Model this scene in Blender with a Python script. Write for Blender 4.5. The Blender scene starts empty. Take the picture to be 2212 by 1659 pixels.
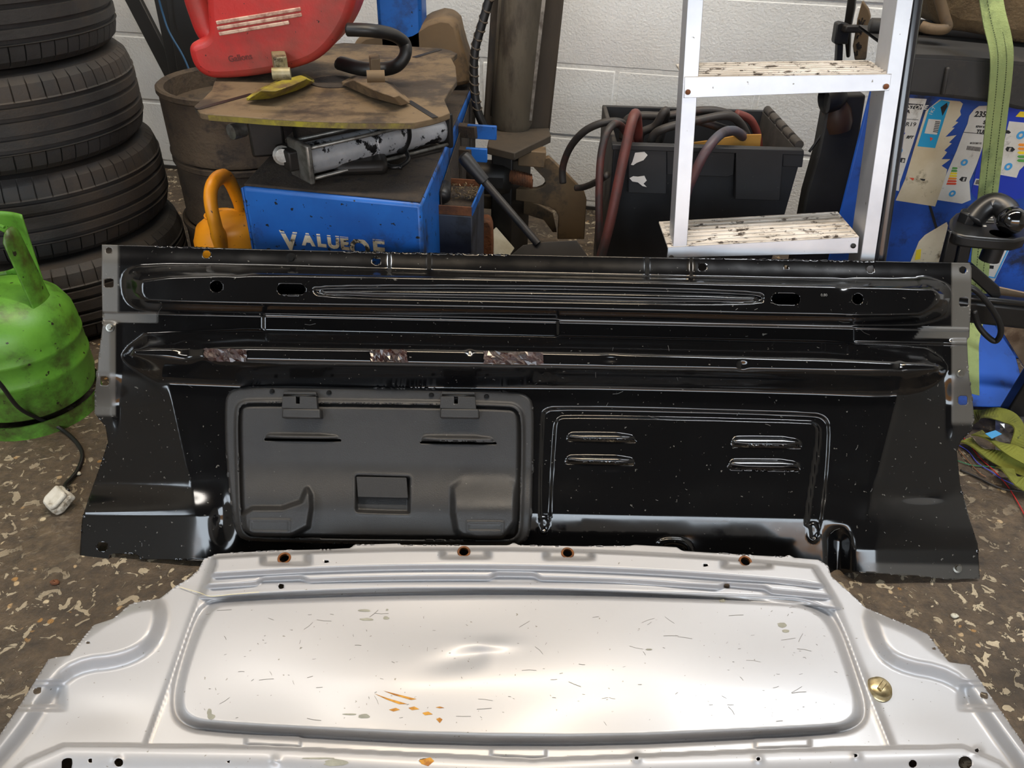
import bpy, bmesh, math, random
import numpy as np
from mathutils import Vector, Matrix
random.seed(7)
rng = np.random.default_rng(7)
sc = bpy.context.scene
C = sc.collection
PI = math.pi

# ------------------------------------------------------------------ camera
IW, IH, FPX = 2212.0, 1659.0, 1650.0
PITCH, ROLL, CAMH = math.radians(35.0), math.radians(1.8), 1.06
cam_pos = Vector((0, 0, CAMH))
fwd = Vector((0, math.cos(PITCH), -math.sin(PITCH)))
r0 = Vector((1, 0, 0)); u0 = Vector((0, math.sin(PITCH), math.cos(PITCH)))
cr = r0 * math.cos(ROLL) + u0 * math.sin(ROLL)
cu = -r0 * math.sin(ROLL) + u0 * math.cos(ROLL)
cd = bpy.data.cameras.new('camera'); cam = bpy.data.objects.new('camera', cd); C.objects.link(cam)
cd.sensor_width = 36; cd.lens = FPX / IW * 36; cd.clip_start = 0.02
M = Matrix((cr, cu, -fwd)).transposed().to_4x4(); M.translation = cam_pos
cam.matrix_world = M
sc.camera = cam

# ------------------------------------------------------------------ light
sc.view_settings.view_transform = 'Standard'; sc.view_settings.look = 'None'
sc.view_settings.gamma = 1.0; sc.view_settings.use_curve_mapping = False
sc.view_settings.exposure = 0.0
w = bpy.data.worlds.new('world'); sc.world = w; w.use_nodes = True
bg = w.node_tree.nodes['Background']; bg.inputs[0].default_value = (0.80, 0.90, 1.0, 1); bg.inputs[1].default_value = 9.0
def area(name, loc, size, power, col, rot=(0, 0, 0)):
    l = bpy.data.lights.new(name, 'AREA'); l.shape = 'RECTANGLE'; l.size, l.size_y = size
    l.energy = power; l.color = col
    o = bpy.data.objects.new(name, l); C.objects.link(o); o.location = loc; o.rotation_euler = rot
    return o
for lx, ly, pw, lc in ((-1.75, 1.25, 45, (1.0, 0.94, 0.86)), (0.05, 1.25, 75, (1.0, 0.82, 0.60)), (1.85, 1.25, 75, (0.92, 0.96, 1.0))):
    area('ceiling_lamp', (lx, ly, 3.93), (1.6, 0.34), pw, lc)

dp = area('door_daylight', (0.2, -4.45, 1.7), (6.6, 3.4), 1, (1, 1, 1), (PI / 2, 0, 0)); dp.data.cycles.is_portal = True   # guides sky light through the open door

# ------------------------------------------------------------------ pixel -> place helpers (frame 2212 x 1659)
def ray(x, y):
    return fwd + cr * ((x - IW / 2) / FPX) - cu * ((y - IH / 2) / FPX)
def onZ(x, y, z):
    r = ray(x, y); return cam_pos + r * ((z - CAMH) / r.z)
def onY(x, y, Y):
    r = ray(x, y); return cam_pos + r * (Y / r.y)
class Plane:
    def __init__(s, p0, n):
        s.p0 = Vector(p0); s.n = Vector(n).normalized()
        if s.n.dot(cam_pos - s.p0) < 0: s.n.negate()
    def at(s, x, y, h=0.0):
        r = ray(x, y); return cam_pos + r * ((h - s.n.dot(cam_pos - s.p0)) / s.n.dot(r))
    def at_np(s, X, Y, Hh):
        a = (X - IW / 2) / FPX; b = -(Y - IH / 2) / FPX
        R = np.array(fwd)[None, :] + a[:, None] * np.array(cr)[None, :] + b[:, None] * np.array(cu)[None, :]
        n = np.array(s.n); t = (Hh - n @ np.array(cam_pos - s.p0)) / (R @ n)
        return np.array(cam_pos)[None, :] + R * t[:, None]
def vplane(x, y, z, yaw):
    """upright plane through the place of pixel (x, y) at height z, turned by yaw degrees"""
    a = math.radians(yaw); return Plane(onZ(x, y, z), (math.sin(a), -math.cos(a), 0))

# ------------------------------------------------------------------ materials
def lin(c):
    f = lambda v: v / 12.92 if v <= 0.04045 else ((v + 0.055) / 1.055) ** 2.4
    return (f(c[0] / 255), f(c[1] / 255), f(c[2] / 255), 1)
def pm(name, c1, c2=None, rough=0.5, metal=0.0, scale=12.0, lo=0.4, hi=0.65, bump=0.0, bscale=60.0, dirt=None, dscale=9.0, dlo=0.52, dhi=0.62,
       coat=0.0, rvar=0.0, stretch=None, speck=None, sscale=120.0, slo=0.66, trans=0.0, spec=0.5):
    m = bpy.data.materials.new(name); m.use_nodes = True
    nt = m.node_tree; N = nt.nodes; L = nt.links; b = N['Principled BSDF']
    b.inputs['Roughness'].default_value = rough; b.inputs['Metallic'].default_value = metal
    b.inputs['Coat Weight'].default_value = coat; b.inputs['Coat Roughness'].default_value = 0.08
    b.inputs['Specular IOR Level'].default_value = spec
    if trans: b.inputs['Transmission Weight'].default_value = trans
    tc = N.new('ShaderNodeTexCoord'); vec = tc.outputs['Object']
    if stretch:
        mp = N.new('ShaderNodeMapping'); mp.inputs['Scale'].default_value = stretch; L.new(vec, mp.inputs[0]); vec = mp.outputs[0]
    def noise(s, d=6, r=0.6):
        n = N.new('ShaderNodeTexNoise'); n.inputs['Scale'].default_value = s; n.inputs['Detail'].default_value = d
        n.inputs['Roughness'].default_value = r; L.new(vec, n.inputs['Vector']); return n.outputs[0]
    def ramp(v, a, c):
        r = N.new('ShaderNodeMapRange'); r.inputs[1].default_value = a; r.inputs[2].default_value = c; L.new(v, r.inputs[0]); return r.outputs[0]
    def mix(f, a, c):
        x = N.new('ShaderNodeMix'); x.data_type = 'RGBA'; L.new(f, x.inputs[0])
        for v, i in ((a, 6), (c, 7)):
            if isinstance(v, tuple): x.inputs[i].default_value = v
            else: L.new(v, x.inputs[i])
        return x.outputs[2]
    col = lin(c1)
    if c2: col = mix(ramp(noise(scale), lo, hi), col, lin(c2))
    if dirt: col = mix(ramp(noise(dscale, 9, 0.7), dlo, dhi), col, lin(dirt))
    if speck: col = mix(ramp(noise(sscale, 3, 0.5), slo, slo + 0.02), col, lin(speck))
    if isinstance(col, tuple): b.inputs['Base Color'].default_value = col
    else: L.new(col, b.inputs['Base Color'])
    if rvar:
        r = N.new('ShaderNodeMapRange'); r.inputs[1].default_value = 0.3; r.inputs[2].default_value = 0.7
        r.inputs[3].default_value = max(0.02, rough - rvar); r.inputs[4].default_value = min(1, rough + rvar)
        L.new(noise(scale * 1.7, 8), r.inputs[0]); L.new(r.outputs[0], b.inputs['Roughness'])
    if bump:
        bp = N.new('ShaderNodeBump'); bp.inputs['Strength'].default_value = 1.0; bp.inputs['Distance'].default_value = bump
        L.new(noise(bscale, 5), bp.inputs['Height']); L.new(bp.outputs[0], b.inputs['Normal'])
    m['p'] = name
    return m
MT = {}
def defmat(k, *a, **kw): MT[k] = pm(k, *a, **kw)

# ------------------------------------------------------------------ objects
def link(name, me, mat=None, parent=None):
    o = bpy.data.objects.new(name, me); C.objects.link(o)
    if mat is not None: me.materials.clear(); me.materials.append(MT[mat] if isinstance(mat, str) else mat)
    if parent is not None:
        o.parent = parent
    return o
def thing(name, label, cat, loc=(0, 0, 0), group=None):
    o = bpy.data.objects.new(name, None); C.objects.link(o); o.location = loc; o.empty_display_size = 0.05
    o['label'] = label; o['category'] = cat
    if group: o['group'] = group
    return o
def tag(o, label, cat, group=None):
    o['label'] = label; o['category'] = cat
    if group: o['group'] = group
    return o
def root_loc(p):
    v = Vector((0, 0, 0))
    while p is not None: v += p.location; p = p.parent
    return v

class MB:
    """collects shapes in world coordinates, then links them as ONE mesh"""
    def __init__(s): s.v = []; s.f = []
    def add(s, vs, fs):
        b = len(s.v); s.v += [Vector(p) for p in vs]; s.f += [tuple(i + b for i in f) for f in fs]; return s
    def box8(s, p):   # p: 4 bottom + 4 top corners, both counter-clockwise
        return s.add(p, [(3, 2, 1, 0), (4, 5, 6, 7), (0, 1, 5, 4), (1, 2, 6, 5), (2, 3, 7, 6), (3, 0, 4, 7)])
    def box(s, c, d, R=None):
        c = Vector(c); h = Vector(d) / 2; R = R or Matrix.Identity(3)
        q = [(-1, -1, -1), (1, -1, -1), (1, 1, -1), (-1, 1, -1), (-1, -1, 1), (1, -1, 1), (1, 1, 1), (-1, 1, 1)]
        return s.box8([c + R @ Vector((a * h.x, b * h.y, e * h.z)) for a, b, e in q])
    def bar(s, a, b, wd, th, up=(0, 0, 1)):
        """rectangular bar from a to b; wd across, th along up"""
        a = Vector(a); b = Vector(b); t = (b - a).normalized(); sd = t.cross(Vector(up)).normalized() * wd / 2
        u = sd.cross(t).normalized() * th / 2
        return s.box8([a - sd - u, a + sd - u, b + sd - u, b - sd - u, a - sd + u, a + sd + u, b + sd + u, b - sd + u])
    def tube(s, pts, r, seg=10, cap=True, flat=1.0, up=None):
        pts = [Vector(p) for p in pts]; n = len(pts)
        rr = r if isinstance(r, (list, tuple)) else [r] * n
        t0 = (pts[1] - pts[0]).normalized(); u = Vector(up) if up else (Vector((0, 0, 1)) if abs(t0.z) < 0.9 else Vector((1, 0, 0)))
        vs = []; fs = []
        for i in range(n):
            t = (pts[min(i + 1, n - 1)] - pts[max(i - 1, 0)]).normalized()
            sd = t.cross(u)
            if sd.length < 1e-6: sd = t.orthogonal()
            sd.normalize(); un = sd.cross(t).normalized()
            if up is None: u = un
            for k in range(seg):
                a = 2 * PI * k / seg; vs.append(pts[i] + sd * (math.cos(a) * rr[i]) + un * (math.sin(a) * rr[i] * flat))
        for i in range(n - 1):
            for k in range(seg):
                k2 = (k + 1) % seg; fs.append((i * seg + k, i * seg + k2, (i + 1) * seg + k2, (i + 1) * seg + k))
        if cap: fs.append(tuple(range(seg - 1, -1, -1))); fs.append(tuple((n - 1) * seg + k for k in range(seg)))
        return s.add(vs, fs)
    def cyl(s, a, b, r, seg=16, r2=None): return s.tube([a, b], [r, r if r2 is None else r2], seg)
    def lathe(s, prof, o=(0, 0, 0), axis=(0, 0, 1), seg=32, a0=0, a1=2 * PI):
        """prof: (radius, height) list along axis from o"""
        o = Vector(o); ax = Vector(axis).normalized(); x = ax.orthogonal().normalized() if abs(ax.z) < 0.99 else Vector((1, 0, 0)); y = ax.cross(x)
        full = abs(a1 - a0 - 2 * PI) < 1e-6; ns = seg if full else seg + 1; n = len(prof); vs = []; fs = []
        for k in range(ns):
            a = a0 + (a1 - a0) * k / seg; d = x * math.cos(a) + y * math.sin(a)
            for r, h in prof: vs.append(o + d * r + ax * h)
        for k in range(seg):
            k2 = (k + 1) % ns
            for i in range(n - 1): fs.append((k * n + i, k2 * n + i, k2 * n + i + 1, k * n + i + 1))
        return s.add(vs, fs)
    def sphere(s, c, r, seg=20, rings=12, sc3=(1, 1, 1)):
        vs = []; fs = []; c = Vector(c)
        for i in range(rings + 1):
            ph = PI * i / rings
            for k in range(seg):
                a = 2 * PI * k / seg
                vs.append(c + Vector((math.sin(ph) * math.cos(a) * r * sc3[0], math.sin(ph) * math.sin(a) * r * sc3[1], math.cos(ph) * r * sc3[2])))
        for i in range(rings):
            for k in range(seg):
                k2 = (k + 1) % seg; fs.append((i * seg + k, (i + 1) * seg + k, (i + 1) * seg + k2, i * seg + k2))
        return s.add(vs, fs)
    def prism(s, pts, off):
        """polygon pts (3D) extruded by vector off"""
        pts = [Vector(p) for p in pts]; off = Vector(off); n = len(pts)
        nrm = Vector((0, 0, 0))
        for i in range(n):
            a, b = pts[i], pts[(i + 1) % n]; nrm += a.cross(b)
        if nrm.dot(off) > 0: pts.reverse()
        q = [p + off for p in pts]
        return s.add(pts + q, [tuple(range(n)), tuple(range(2 * n - 1, n - 1, -1))] + [((i + 1) % n, i, n + i, n + (i + 1) % n) for i in range(n)])
    def ribbon(s, pts, wd, th=0.002, up=(0, 0, 1), ups=None):
        pts = [Vector(p) for p in pts]; n = len(pts); vs = []; fs = []
        for i in range(n):
            t = (pts[min(i + 1, n - 1)] - pts[max(i - 1, 0)]).normalized(); u = Vector(ups[i] if ups else up)
            sd = t.cross(u).normalized(); un = sd.cross(t).normalized()
            for a, b in ((-1, -1), (1, -1), (1, 1), (-1, 1)): vs.append(pts[i] + sd * a * wd / 2 + un * b * th / 2)
        for i in range(n - 1):
            for k in range(4):
                k2 = (k + 1) % 4; fs.append((i * 4 + k, i * 4 + k2, (i + 1) * 4 + k2, (i + 1) * 4 + k))
        fs.append((3, 2, 1, 0)); fs.append(tuple((n - 1) * 4 + k for k in range(4)))
        return s.add(vs, fs)
    def build(s, name, mat, parent=None, smooth=False, bevel=0.0, seg=2, sub=0):
        off = root_loc(parent)
        me = bpy.data.meshes.new(name); me.from_pydata([tuple(p - off) for p in s.v], [], s.f)
        bm = bmesh.new(); bm.from_mesh(me); bmesh.ops.recalc_face_normals(bm, faces=bm.faces); bm.to_mesh(me); bm.free()
        if smooth is True: me.shade_smooth()
        elif smooth: me.shade_smooth(); me.set_sharp_from_angle(angle=math.radians(smooth))
        me.update(); o = link(name, me, mat, parent)
        if bevel:
            b = o.modifiers.new('bevel', 'BEVEL'); b.width = bevel; b.segments = seg; b.limit_method = 'ANGLE'; b.angle_limit = math.radians(35)
            b.harden_normals = False
            if not smooth: me.shade_smooth(); me.set_sharp_from_angle(angle=math.radians(40))
        if sub:
            m = o.modifiers.new('sub', 'SUBSURF'); m.levels = sub; m.render_levels = sub
        return o
def smoothpath(pts, k=6):
    P = [Vector(p) for p in pts]; out = []; n = len(P)
    for i in range(n - 1):
        a = P[max(i - 1, 0)]; b = P[i]; c = P[i + 1]; d = P[min(i + 2, n - 1)]
        for j in range(k):
            t = j / k; out.append(0.5 * ((2 * b) + (c - a) * t + (2 * a - 5 * b + 4 * c - d) * t * t + (3 * b - a - 3 * c + d) * t ** 3))
    out.append(P[-1]); return out
def text(name, body, mat, origin, xd, yd, size, parent, ext=0.0006, shear=0.0, bold=0.0, xs=1.0):
    """flat raised lettering: origin is the lower left, xd the reading direction, yd up"""
    cv = bpy.data.curves.new(name, 'FONT'); cv.body = body; cv.size = size; cv.extrude = ext; cv.shear = shear; cv.offset = bold; cv.resolution_u = 3
    t = bpy.data.objects.new('tmp', cv); C.objects.link(t)
    dg = bpy.context.evaluated_depsgraph_get(); me = bpy.data.meshes.new_from_object(t.evaluated_get(dg)); bpy.data.objects.remove(t); me.name = name
    x = Vector(xd).normalized(); z = x.cross(Vector(yd)).normalized(); y = z.cross(x); o0 = Vector(origin) - root_loc(parent)
    for v in me.vertices: v.co = o0 + x * (v.co.x * xs) + y * v.co.y + z * v.co.z
    me.update(); return link(name, me, mat, parent)

# ------------------------------------------------------------------ pressed sheets: outline, holes and relief read off as plan shapes on a plane
def seg_near(px, py, poly, closed=True):
    """distance to polyline and nearest point"""
    best = np.full(px.shape, 1e18); nx = np.zeros_like(px); ny = np.zeros_like(px)
    n = len(poly)
    for i in range(n if closed else n - 1):
        ax, ay = poly[i]; bx, by = poly[(i + 1) % n]
        dx, dy = bx - ax, by - ay; l2 = dx * dx + dy * dy + 1e-12
        t = np.clip(((px - ax) * dx + (py - ay) * dy) / l2, 0, 1); qx = ax + t * dx; qy = ay + t * dy
        d = (px - qx) ** 2 + (py - qy) ** 2; mk = d < best
        best[mk] = d[mk]; nx[mk] = qx[mk]; ny[mk] = qy[mk]
    return np.sqrt(best), nx, ny
def inside(px, py, poly):
    r = np.zeros(px.shape, bool); n = len(poly)
    for i in range(n):
        ax, ay = poly[i]; bx, by = poly[(i + 1) % n]
        if ay == by: continue
        c = (ay > py) != (by > py)
        r ^= c & (px < (bx - ax) * (py - ay) / (by - ay) + ax)
    return r
def sdf(px, py, poly):
    d, _, _ = seg_near(px, py, poly); return np.where(inside(px, py, poly), -d, d)
def sst(x, a, b):
    t = np.clip((x - a) / (b - a), 0, 1); return t * t * (3 - 2 * t)
def chaikin(poly, k=2):
    for _ in range(k):
        q = []
        n = len(poly)
        for i in range(n):
            a = poly[i]; b = poly[(i + 1) % n]
            q += [(a[0] * .75 + b[0] * .25, a[1] * .75 + b[1] * .25), (a[0] * .25 + b[0] * .75, a[1] * .25 + b[1] * .75)]
        poly = q
    return poly
def loft(px, py, outer, inner, rnd=0.5):
    """0 outside outer, 1 inside inner, smooth slope between"""
    do = -sdf(px, py, outer); di = sdf(px, py, inner)
    t = np.clip(do, 0, None) / (np.clip(do, 0, None) + np.clip(di, 0, None) + 1e-6)
    t = np.where(do <= 0, 0, np.where(di <= 0, 1, t))
    return t * (1 - rnd) + rnd * t * t * (3 - 2 * t)
def circ(x, y, r, ry=None, n=20):
    ry = ry or r; return [(x + r * math.cos(2 * PI * k / n), y + ry * math.sin(2 * PI * k / n)) for k in range(n)]
def rrect(x, y, hw, hh, r=3, sh=0.0):
    p = []
    for cx, cy, a in ((hw - r, hh - r, 0), (-hw + r, hh - r, 1), (-hw + r, -hh + r, 2), (hw - r, -hh + r, 3)):
        for k in range(4):
            t = (a + k / 3) * PI / 2; ox = cx + r * math.cos(t); oy = cy + r * math.sin(t); p.append((x + ox, y + oy + sh * ox))
    return p
def sheet(name, plane, outline, holes, hfun, step, mat, parent, thick=0.0012, attrs=None, warp=None, ysub=1.0):
    xs = [p[0] for p in outline]; ys = [p[1] for p in outline]
    gx = np.arange(min(xs) - step, max(xs) + 2 * step, step); w0 = 0.0 if warp is None else 60.0
    gy = np.arange(min(ys) - step - w0, max(ys) + 2 * step + w0, step * ysub)
    X, Y = np.meshgrid(gx, gy); sh = X.shape; X = X.ravel().copy(); Y = Y.ravel().copy()
    if warp is not None: Y = Y + warp(X, Y)
    d, nx, ny = seg_near(X, Y, outline); ins = inside(X, Y, outline)
    dead = ~ins
    tx = X.copy(); ty = Y.copy(); tx[dead] = nx[dead]; ty[dead] = ny[dead]
    nearb = ins & (d < step * 0.3); tx[nearb] = nx[nearb]; ty[nearb] = ny[nearb]
    for hpoly in holes:
        hx = [p[0] for p in hpoly]; hy = [p[1] for p in hpoly]
        sel = np.where((X > min(hx) - step) & (X < max(hx) + step) & (Y > min(hy) - step) & (Y < max(hy) + step))[0]
        if len(sel) == 0: continue
        dd, qx, qy = seg_near(X[sel], Y[sel], hpoly); ii = inside(X[sel], Y[sel], hpoly)
        s2 = sel[ii]; dead[s2] = True; tx[s2] = qx[ii]; ty[s2] = qy[ii]
        nb = (~ii) & (dd < step * 0.3); s3 = sel[nb]; tx[s3] = qx[nb]; ty[s3] = qy[nb]
    idx = np.arange(len(X)).reshape(sh)
    q = np.stack([idx[:-1, :-1].ravel(), idx[1:, :-1].ravel(), idx[1:, 1:].ravel(), idx[:-1, 1:].ravel()], 1)
    keep = ~(dead[q].all(1))
    q = q[keep]
    # drop cells whose centre lies outside
    cx = tx[q].mean(1); cy = ty[q].mean(1)
    used, inv = np.unique(q.ravel(), return_inverse=True); q = inv.reshape(-1, 4)
    X = tx[used]; Y = ty[used]
    P = plane.at_np(X, Y, hfun(X, Y)) - np.array(root_loc(parent))[None, :]
    me = bpy.data.meshes.new(name); me.from_pydata(P.tolist(), [], q.tolist()); me.validate(); me.shade_smooth()
    if attrs is not None:
        a = me.attributes.new('grey_mask', 'FLOAT', 'POINT'); a.data.foreach_set('value', attrs(X, Y).astype(np.float32))
    o = link(name, me, mat, parent)
    if thick:
        m = o.modifiers.new('thick', 'SOLIDIFY'); m.thickness = thick; m.offset = -1
    return o
# ------------------------------------------------------------------ room
defmat('wallpaint', (226, 226, 222), (214, 214, 212), rough=0.75, scale=2.5, bump=0.0022, bscale=130, speck=(150, 146, 138), sscale=160, slo=0.735)
defmat('mortar', (222, 222, 218), (210, 210, 207), rough=0.8, scale=8, bump=0.003, bscale=70)
defmat('roof', (70, 66, 60), (55, 52, 48), rough=0.8)
defmat('sidewall', (150, 146, 138), (128, 124, 116), rough=0.85)
def floor_material():
    m = bpy.data.materials.new('floor_concrete'); m.use_nodes = True; nt = m.node_tree; N = nt.nodes; L = nt.links; b = N['Principled BSDF']
    tc = N.new('ShaderNodeTexCoord'); V = tc.outputs['Object']
    def noise(s, d=6, r=0.6, dist=0.0):
        n = N.new('ShaderNodeTexNoise'); n.inputs['Scale'].default_value = s; n.inputs['Detail'].default_value = d; n.inputs['Roughness'].default_value = r
        n.inputs['Distortion'].default_value = dist; L.new(V, n.inputs['Vector']); return n.outputs[0]
    def ramp(v, a, c, lo=0.0, hi=1.0):
        r = N.new('ShaderNodeMapRange'); r.inputs[1].default_value = a; r.inputs[2].default_value = c; r.inputs[3].default_value = lo; r.inputs[4].default_value = hi
        L.new(v, r.inputs[0]); return r.outputs[0]
    def mix(f, a, c):
        x = N.new('ShaderNodeMix'); x.data_type = 'RGBA'; L.new(f, x.inputs[0])
        for v, i in ((a, 6), (c, 7)):
            if isinstance(v, tuple): x.inputs[i].default_value = v
            else: L.new(v, x.inputs[i])
        return x.outputs[2]
    def mul(a, c):
        x = N.new('ShaderNodeMath'); x.operation = 'MULTIPLY'; L.new(a, x.inputs[0]); L.new(c, x.inputs[1]); return x.outputs[0]
    base = mix(ramp(noise(5, 8, 0.7), 0.35, 0.65), lin((76, 63, 48)), lin((116, 98, 76)))
    base = mix(ramp(noise(45, 6, 0.7), 0.3, 0.75), lin((52, 44, 36)), base)
    patch = ramp(noise(2.2, 3, 0.5), 0.36, 0.56)
    pale = mul(ramp(noise(42, 3, 0.6, 0.8), 0.575, 0.60), patch)
    base = mix(pale, base, lin((182, 168, 142)))
    vo = N.new('ShaderNodeTexVoronoi'); vo.inputs['Scale'].default_value = 48; vo.inputs['Randomness'].default_value = 1.0; L.new(V, vo.inputs['Vector'])
    st = mul(ramp(vo.outputs['Distance'], 0.30, 0.22), ramp(noise(14, 2), 0.58, 0.60))
    base = mix(st, base, mix(ramp(vo.outputs['Color'], 0.2, 0.8), lin((150, 112, 62)), lin((186, 170, 140))))
    base = mix(ramp(noise(1.1, 4, 0.6), 0.56, 0.66), base, lin((46, 40, 33)))
    L.new(base, b.inputs['Base Color'])
    L.new(ramp(noise(9, 5), 0.3, 0.7, 0.38, 0.75), b.inputs['Roughness'])
    bp = N.new('ShaderNodeBump'); bp.inputs['Distance'].default_value = 0.004; L.new(noise(60, 6, 0.7), bp.inputs['Height'])
    bp2 = N.new('ShaderNodeBump'); bp2.inputs['Distance'].default_value = 0.003; L.new(pale, bp2.inputs['Height']); L.new(bp.outputs[0], bp2.inputs['Normal'])
    L.new(bp2.outputs[0], b.inputs['Normal'])
    MT['floor'] = m
floor_material()
def struct(o): o['kind'] = 'structure'; return o
struct(MB().box((0, 0, -0.05), (40, 40, 0.1)).build('floor', 'floor'))
struct(MB().box((0, -0.6, 4.05), (7.4, 8.2, 0.1)).build('ceiling', 'roof'))
wl_ = MB().box((-3.2, -0.6, 1.1), (0.1, 8.2, 2.2)).box((-3.2, -0.6, 3.8), (0.1, 8.2, 0.4)).box((-3.2, -3.2, 2.9), (0.1, 3.0, 1.4)).box((-3.2, 1.85, 2.9), (0.1, 3.3, 1.4))  # opening left for the added window
struct(wl_.build('wall_left', 'sidewall'))
wf = struct(MB().box((-3.2, -0.75, 2.9), (0.04, 0.05, 1.4)).box((-3.2, -0.75, 2.225), (0.06, 1.9, 0.05)).box((-3.2, -0.75, 3.575), (0.06, 1.9, 0.05)).build('added_window_1', pm('added_window_frame', (150, 150, 148), rough=.5)))  # unseen window, added so daylight reflects in the black panel's left wing
struct(MB().box((0.2, -4.6, 3.45), (7.0, 0.2, 1.1)).build('wall_front', 'sidewall'))
struct(MB().box((0, -14.0, 1.7), (40, 0.3, 3.4)).build('wall_yard', pm('yard_brick', (186, 128, 70), (150, 100, 56), rough=0.9, scale=3)))
struct(MB().box((3.6, -1.2, 2.0), (0.1, 6.4, 4.0)).build('wall_right', 'sidewall'))

WALLYAW = 10.0
wallp = vplane(1278, 452, 0.0, -WALLYAW)
wx = Vector((math.cos(math.radians(-WALLYAW)), math.sin(math.radians(-WALLYAW)), 0))      # along the wall, to the right
wn = wallp.n
wO = wallp.p0.copy(); wO.z = 0
wall = struct(MB().box8([wO + wx * a - wn * (0.0005 + c) + Vector((0, 0, z)) for z in (0, 4.0) for a, c in ((-3.6, 0), (3.6, 0), (3.6, 0.15), (-3.6, 0.15))]).build('wall_back', 'mortar'))
zj = wallp.at(1330, 150).z; xj = (wallp.at(1327, 215) - wO).dot(wx)                       # a bed joint and an upright joint seen in the picture
bh, bl, jt = 0.229, 0.452, 0.011
nrow = int(math.floor(zj / bh)); zoff = zj - nrow * bh
bmesh_block = None
blk = MB().box((0, 0, 0), (bl - jt, 0.012, bh - jt))
for r in range(-1, 17):
    z0 = zoff + r * bh
    zl, zh = max(z0 + jt / 2, 0.0), min(z0 + bh - jt / 2, 3.98)
    if zh - zl < 0.03: continue
    sh = xj + (0.5 * bl if (r - (nrow - 1)) % 2 else 0.0)
    for k in range(-7, 7):
        x0 = sh + k * bl + jt / 2; x1 = x0 + bl - jt
        if x0 < -3.5 or x1 > 3.5: continue
        if bmesh_block is None:
            o = blk.build('concrete_block', 'wallpaint', wall, bevel=0.004); bmesh_block = o
        else:
            o = bmesh_block.copy(); C.objects.link(o); o.parent = wall
        o.location = wO + wx * (x0 + x1) / 2 + Vector((0, 0, (zl + zh) / 2)) + wn * random.uniform(-0.0015, 0.001) - wn * 0.004
        o.rotation_euler = (0, 0, math.radians(-WALLYAW)); o.scale = (1, 1, (zh - zl) / (bh - jt))
struct(MB().box8([wO + wx * a + wn * (c) + Vector((0, 0, z)) for z in (0, 0.012) for a, c in ((-3.5, 0.008), (3.5, 0.008), (3.5, 0.001), (-3.5, 0.001))]).build('baseboard_back', pm('wall_seal', (40, 38, 36), rough=0.6)))
# ------------------------------------------------------------------ black bulkhead panel
def black_paint():
    m = bpy.data.materials.new('black_paint'); m.use_nodes = True; nt = m.node_tree; N = nt.nodes; L = nt.links; b = N['Principled BSDF']
    tc = N.new('ShaderNodeTexCoord')
    def noise(s, d, r, st=None):
        v = tc.outputs['Object']
        if st: mp = N.new('ShaderNodeMapping'); mp.inputs['Scale'].default_value = st; L.new(v, mp.inputs[0]); v = mp.outputs[0]
        n = N.new('ShaderNodeTexNoise'); n.inputs['Scale'].default_value = s; n.inputs['Detail'].default_value = d; n.inputs['Roughness'].default_value = r; L.new(v, n.inputs['Vector']); return n.outputs[0]
    def ramp(v, a, c, lo=0.0, hi=1.0):
        r = N.new('ShaderNodeMapRange'); r.inputs[1].default_value = a; r.inputs[2].default_value = c; r.inputs[3].default_value = lo; r.inputs[4].default_value = hi; L.new(v, r.inputs[0]); return r.outputs[0]
    at = N.new('ShaderNodeAttribute'); at.attribute_name = 'grey_mask'  # mask that mixes in a greyer, rougher finish
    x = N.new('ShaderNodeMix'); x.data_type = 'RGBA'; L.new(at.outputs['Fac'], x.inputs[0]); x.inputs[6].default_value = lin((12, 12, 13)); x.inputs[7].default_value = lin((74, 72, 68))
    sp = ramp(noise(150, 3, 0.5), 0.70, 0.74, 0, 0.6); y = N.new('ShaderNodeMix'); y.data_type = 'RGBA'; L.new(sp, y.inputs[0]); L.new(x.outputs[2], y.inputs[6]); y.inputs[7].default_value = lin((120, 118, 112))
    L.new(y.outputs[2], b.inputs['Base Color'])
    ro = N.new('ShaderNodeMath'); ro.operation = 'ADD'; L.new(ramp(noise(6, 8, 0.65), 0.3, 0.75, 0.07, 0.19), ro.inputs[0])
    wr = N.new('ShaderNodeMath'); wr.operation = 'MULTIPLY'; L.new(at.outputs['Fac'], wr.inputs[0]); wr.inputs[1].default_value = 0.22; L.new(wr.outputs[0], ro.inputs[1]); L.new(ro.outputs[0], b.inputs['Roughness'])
    b.inputs['Specular IOR Level'].default_value = 0.6; b.inputs['Coat Weight'].default_value = 0.1; b.inputs['Coat Roughness'].default_value = 0.1
    bp = N.new('ShaderNodeBump'); bp.inputs['Distance'].default_value = 0.0012; bp.inputs['Strength'].default_value = 0.6; L.new(noise(7, 3, 0.5), bp.inputs['Height']); L.new(bp.outputs[0], b.inputs['Normal'])
    MT['black_paint'] = m
black_paint()
defmat('hatch_plastic', (38, 37, 36), (31, 30, 30), rough=0.46, scale=9, bump=0.0004, bscale=500, speck=(96, 94, 90), sscale=170, slo=0.74, rvar=0.06)
defmat('hole_dark', (8, 8, 8), rough=0.9)
defmat('chrome_dull', (170, 168, 160), (120, 116, 108), rough=0.3, metal=1.0)
defmat('tape', (48, 20, 14), (24, 12, 10), rough=0.12, coat=0.6, bump=0.003, bscale=120, scale=60)
defmat('black_bolt', (24, 24, 24), rough=0.35, metal=0.6)
defmat('scratch', (105, 105, 103), rough=0.6)

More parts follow.
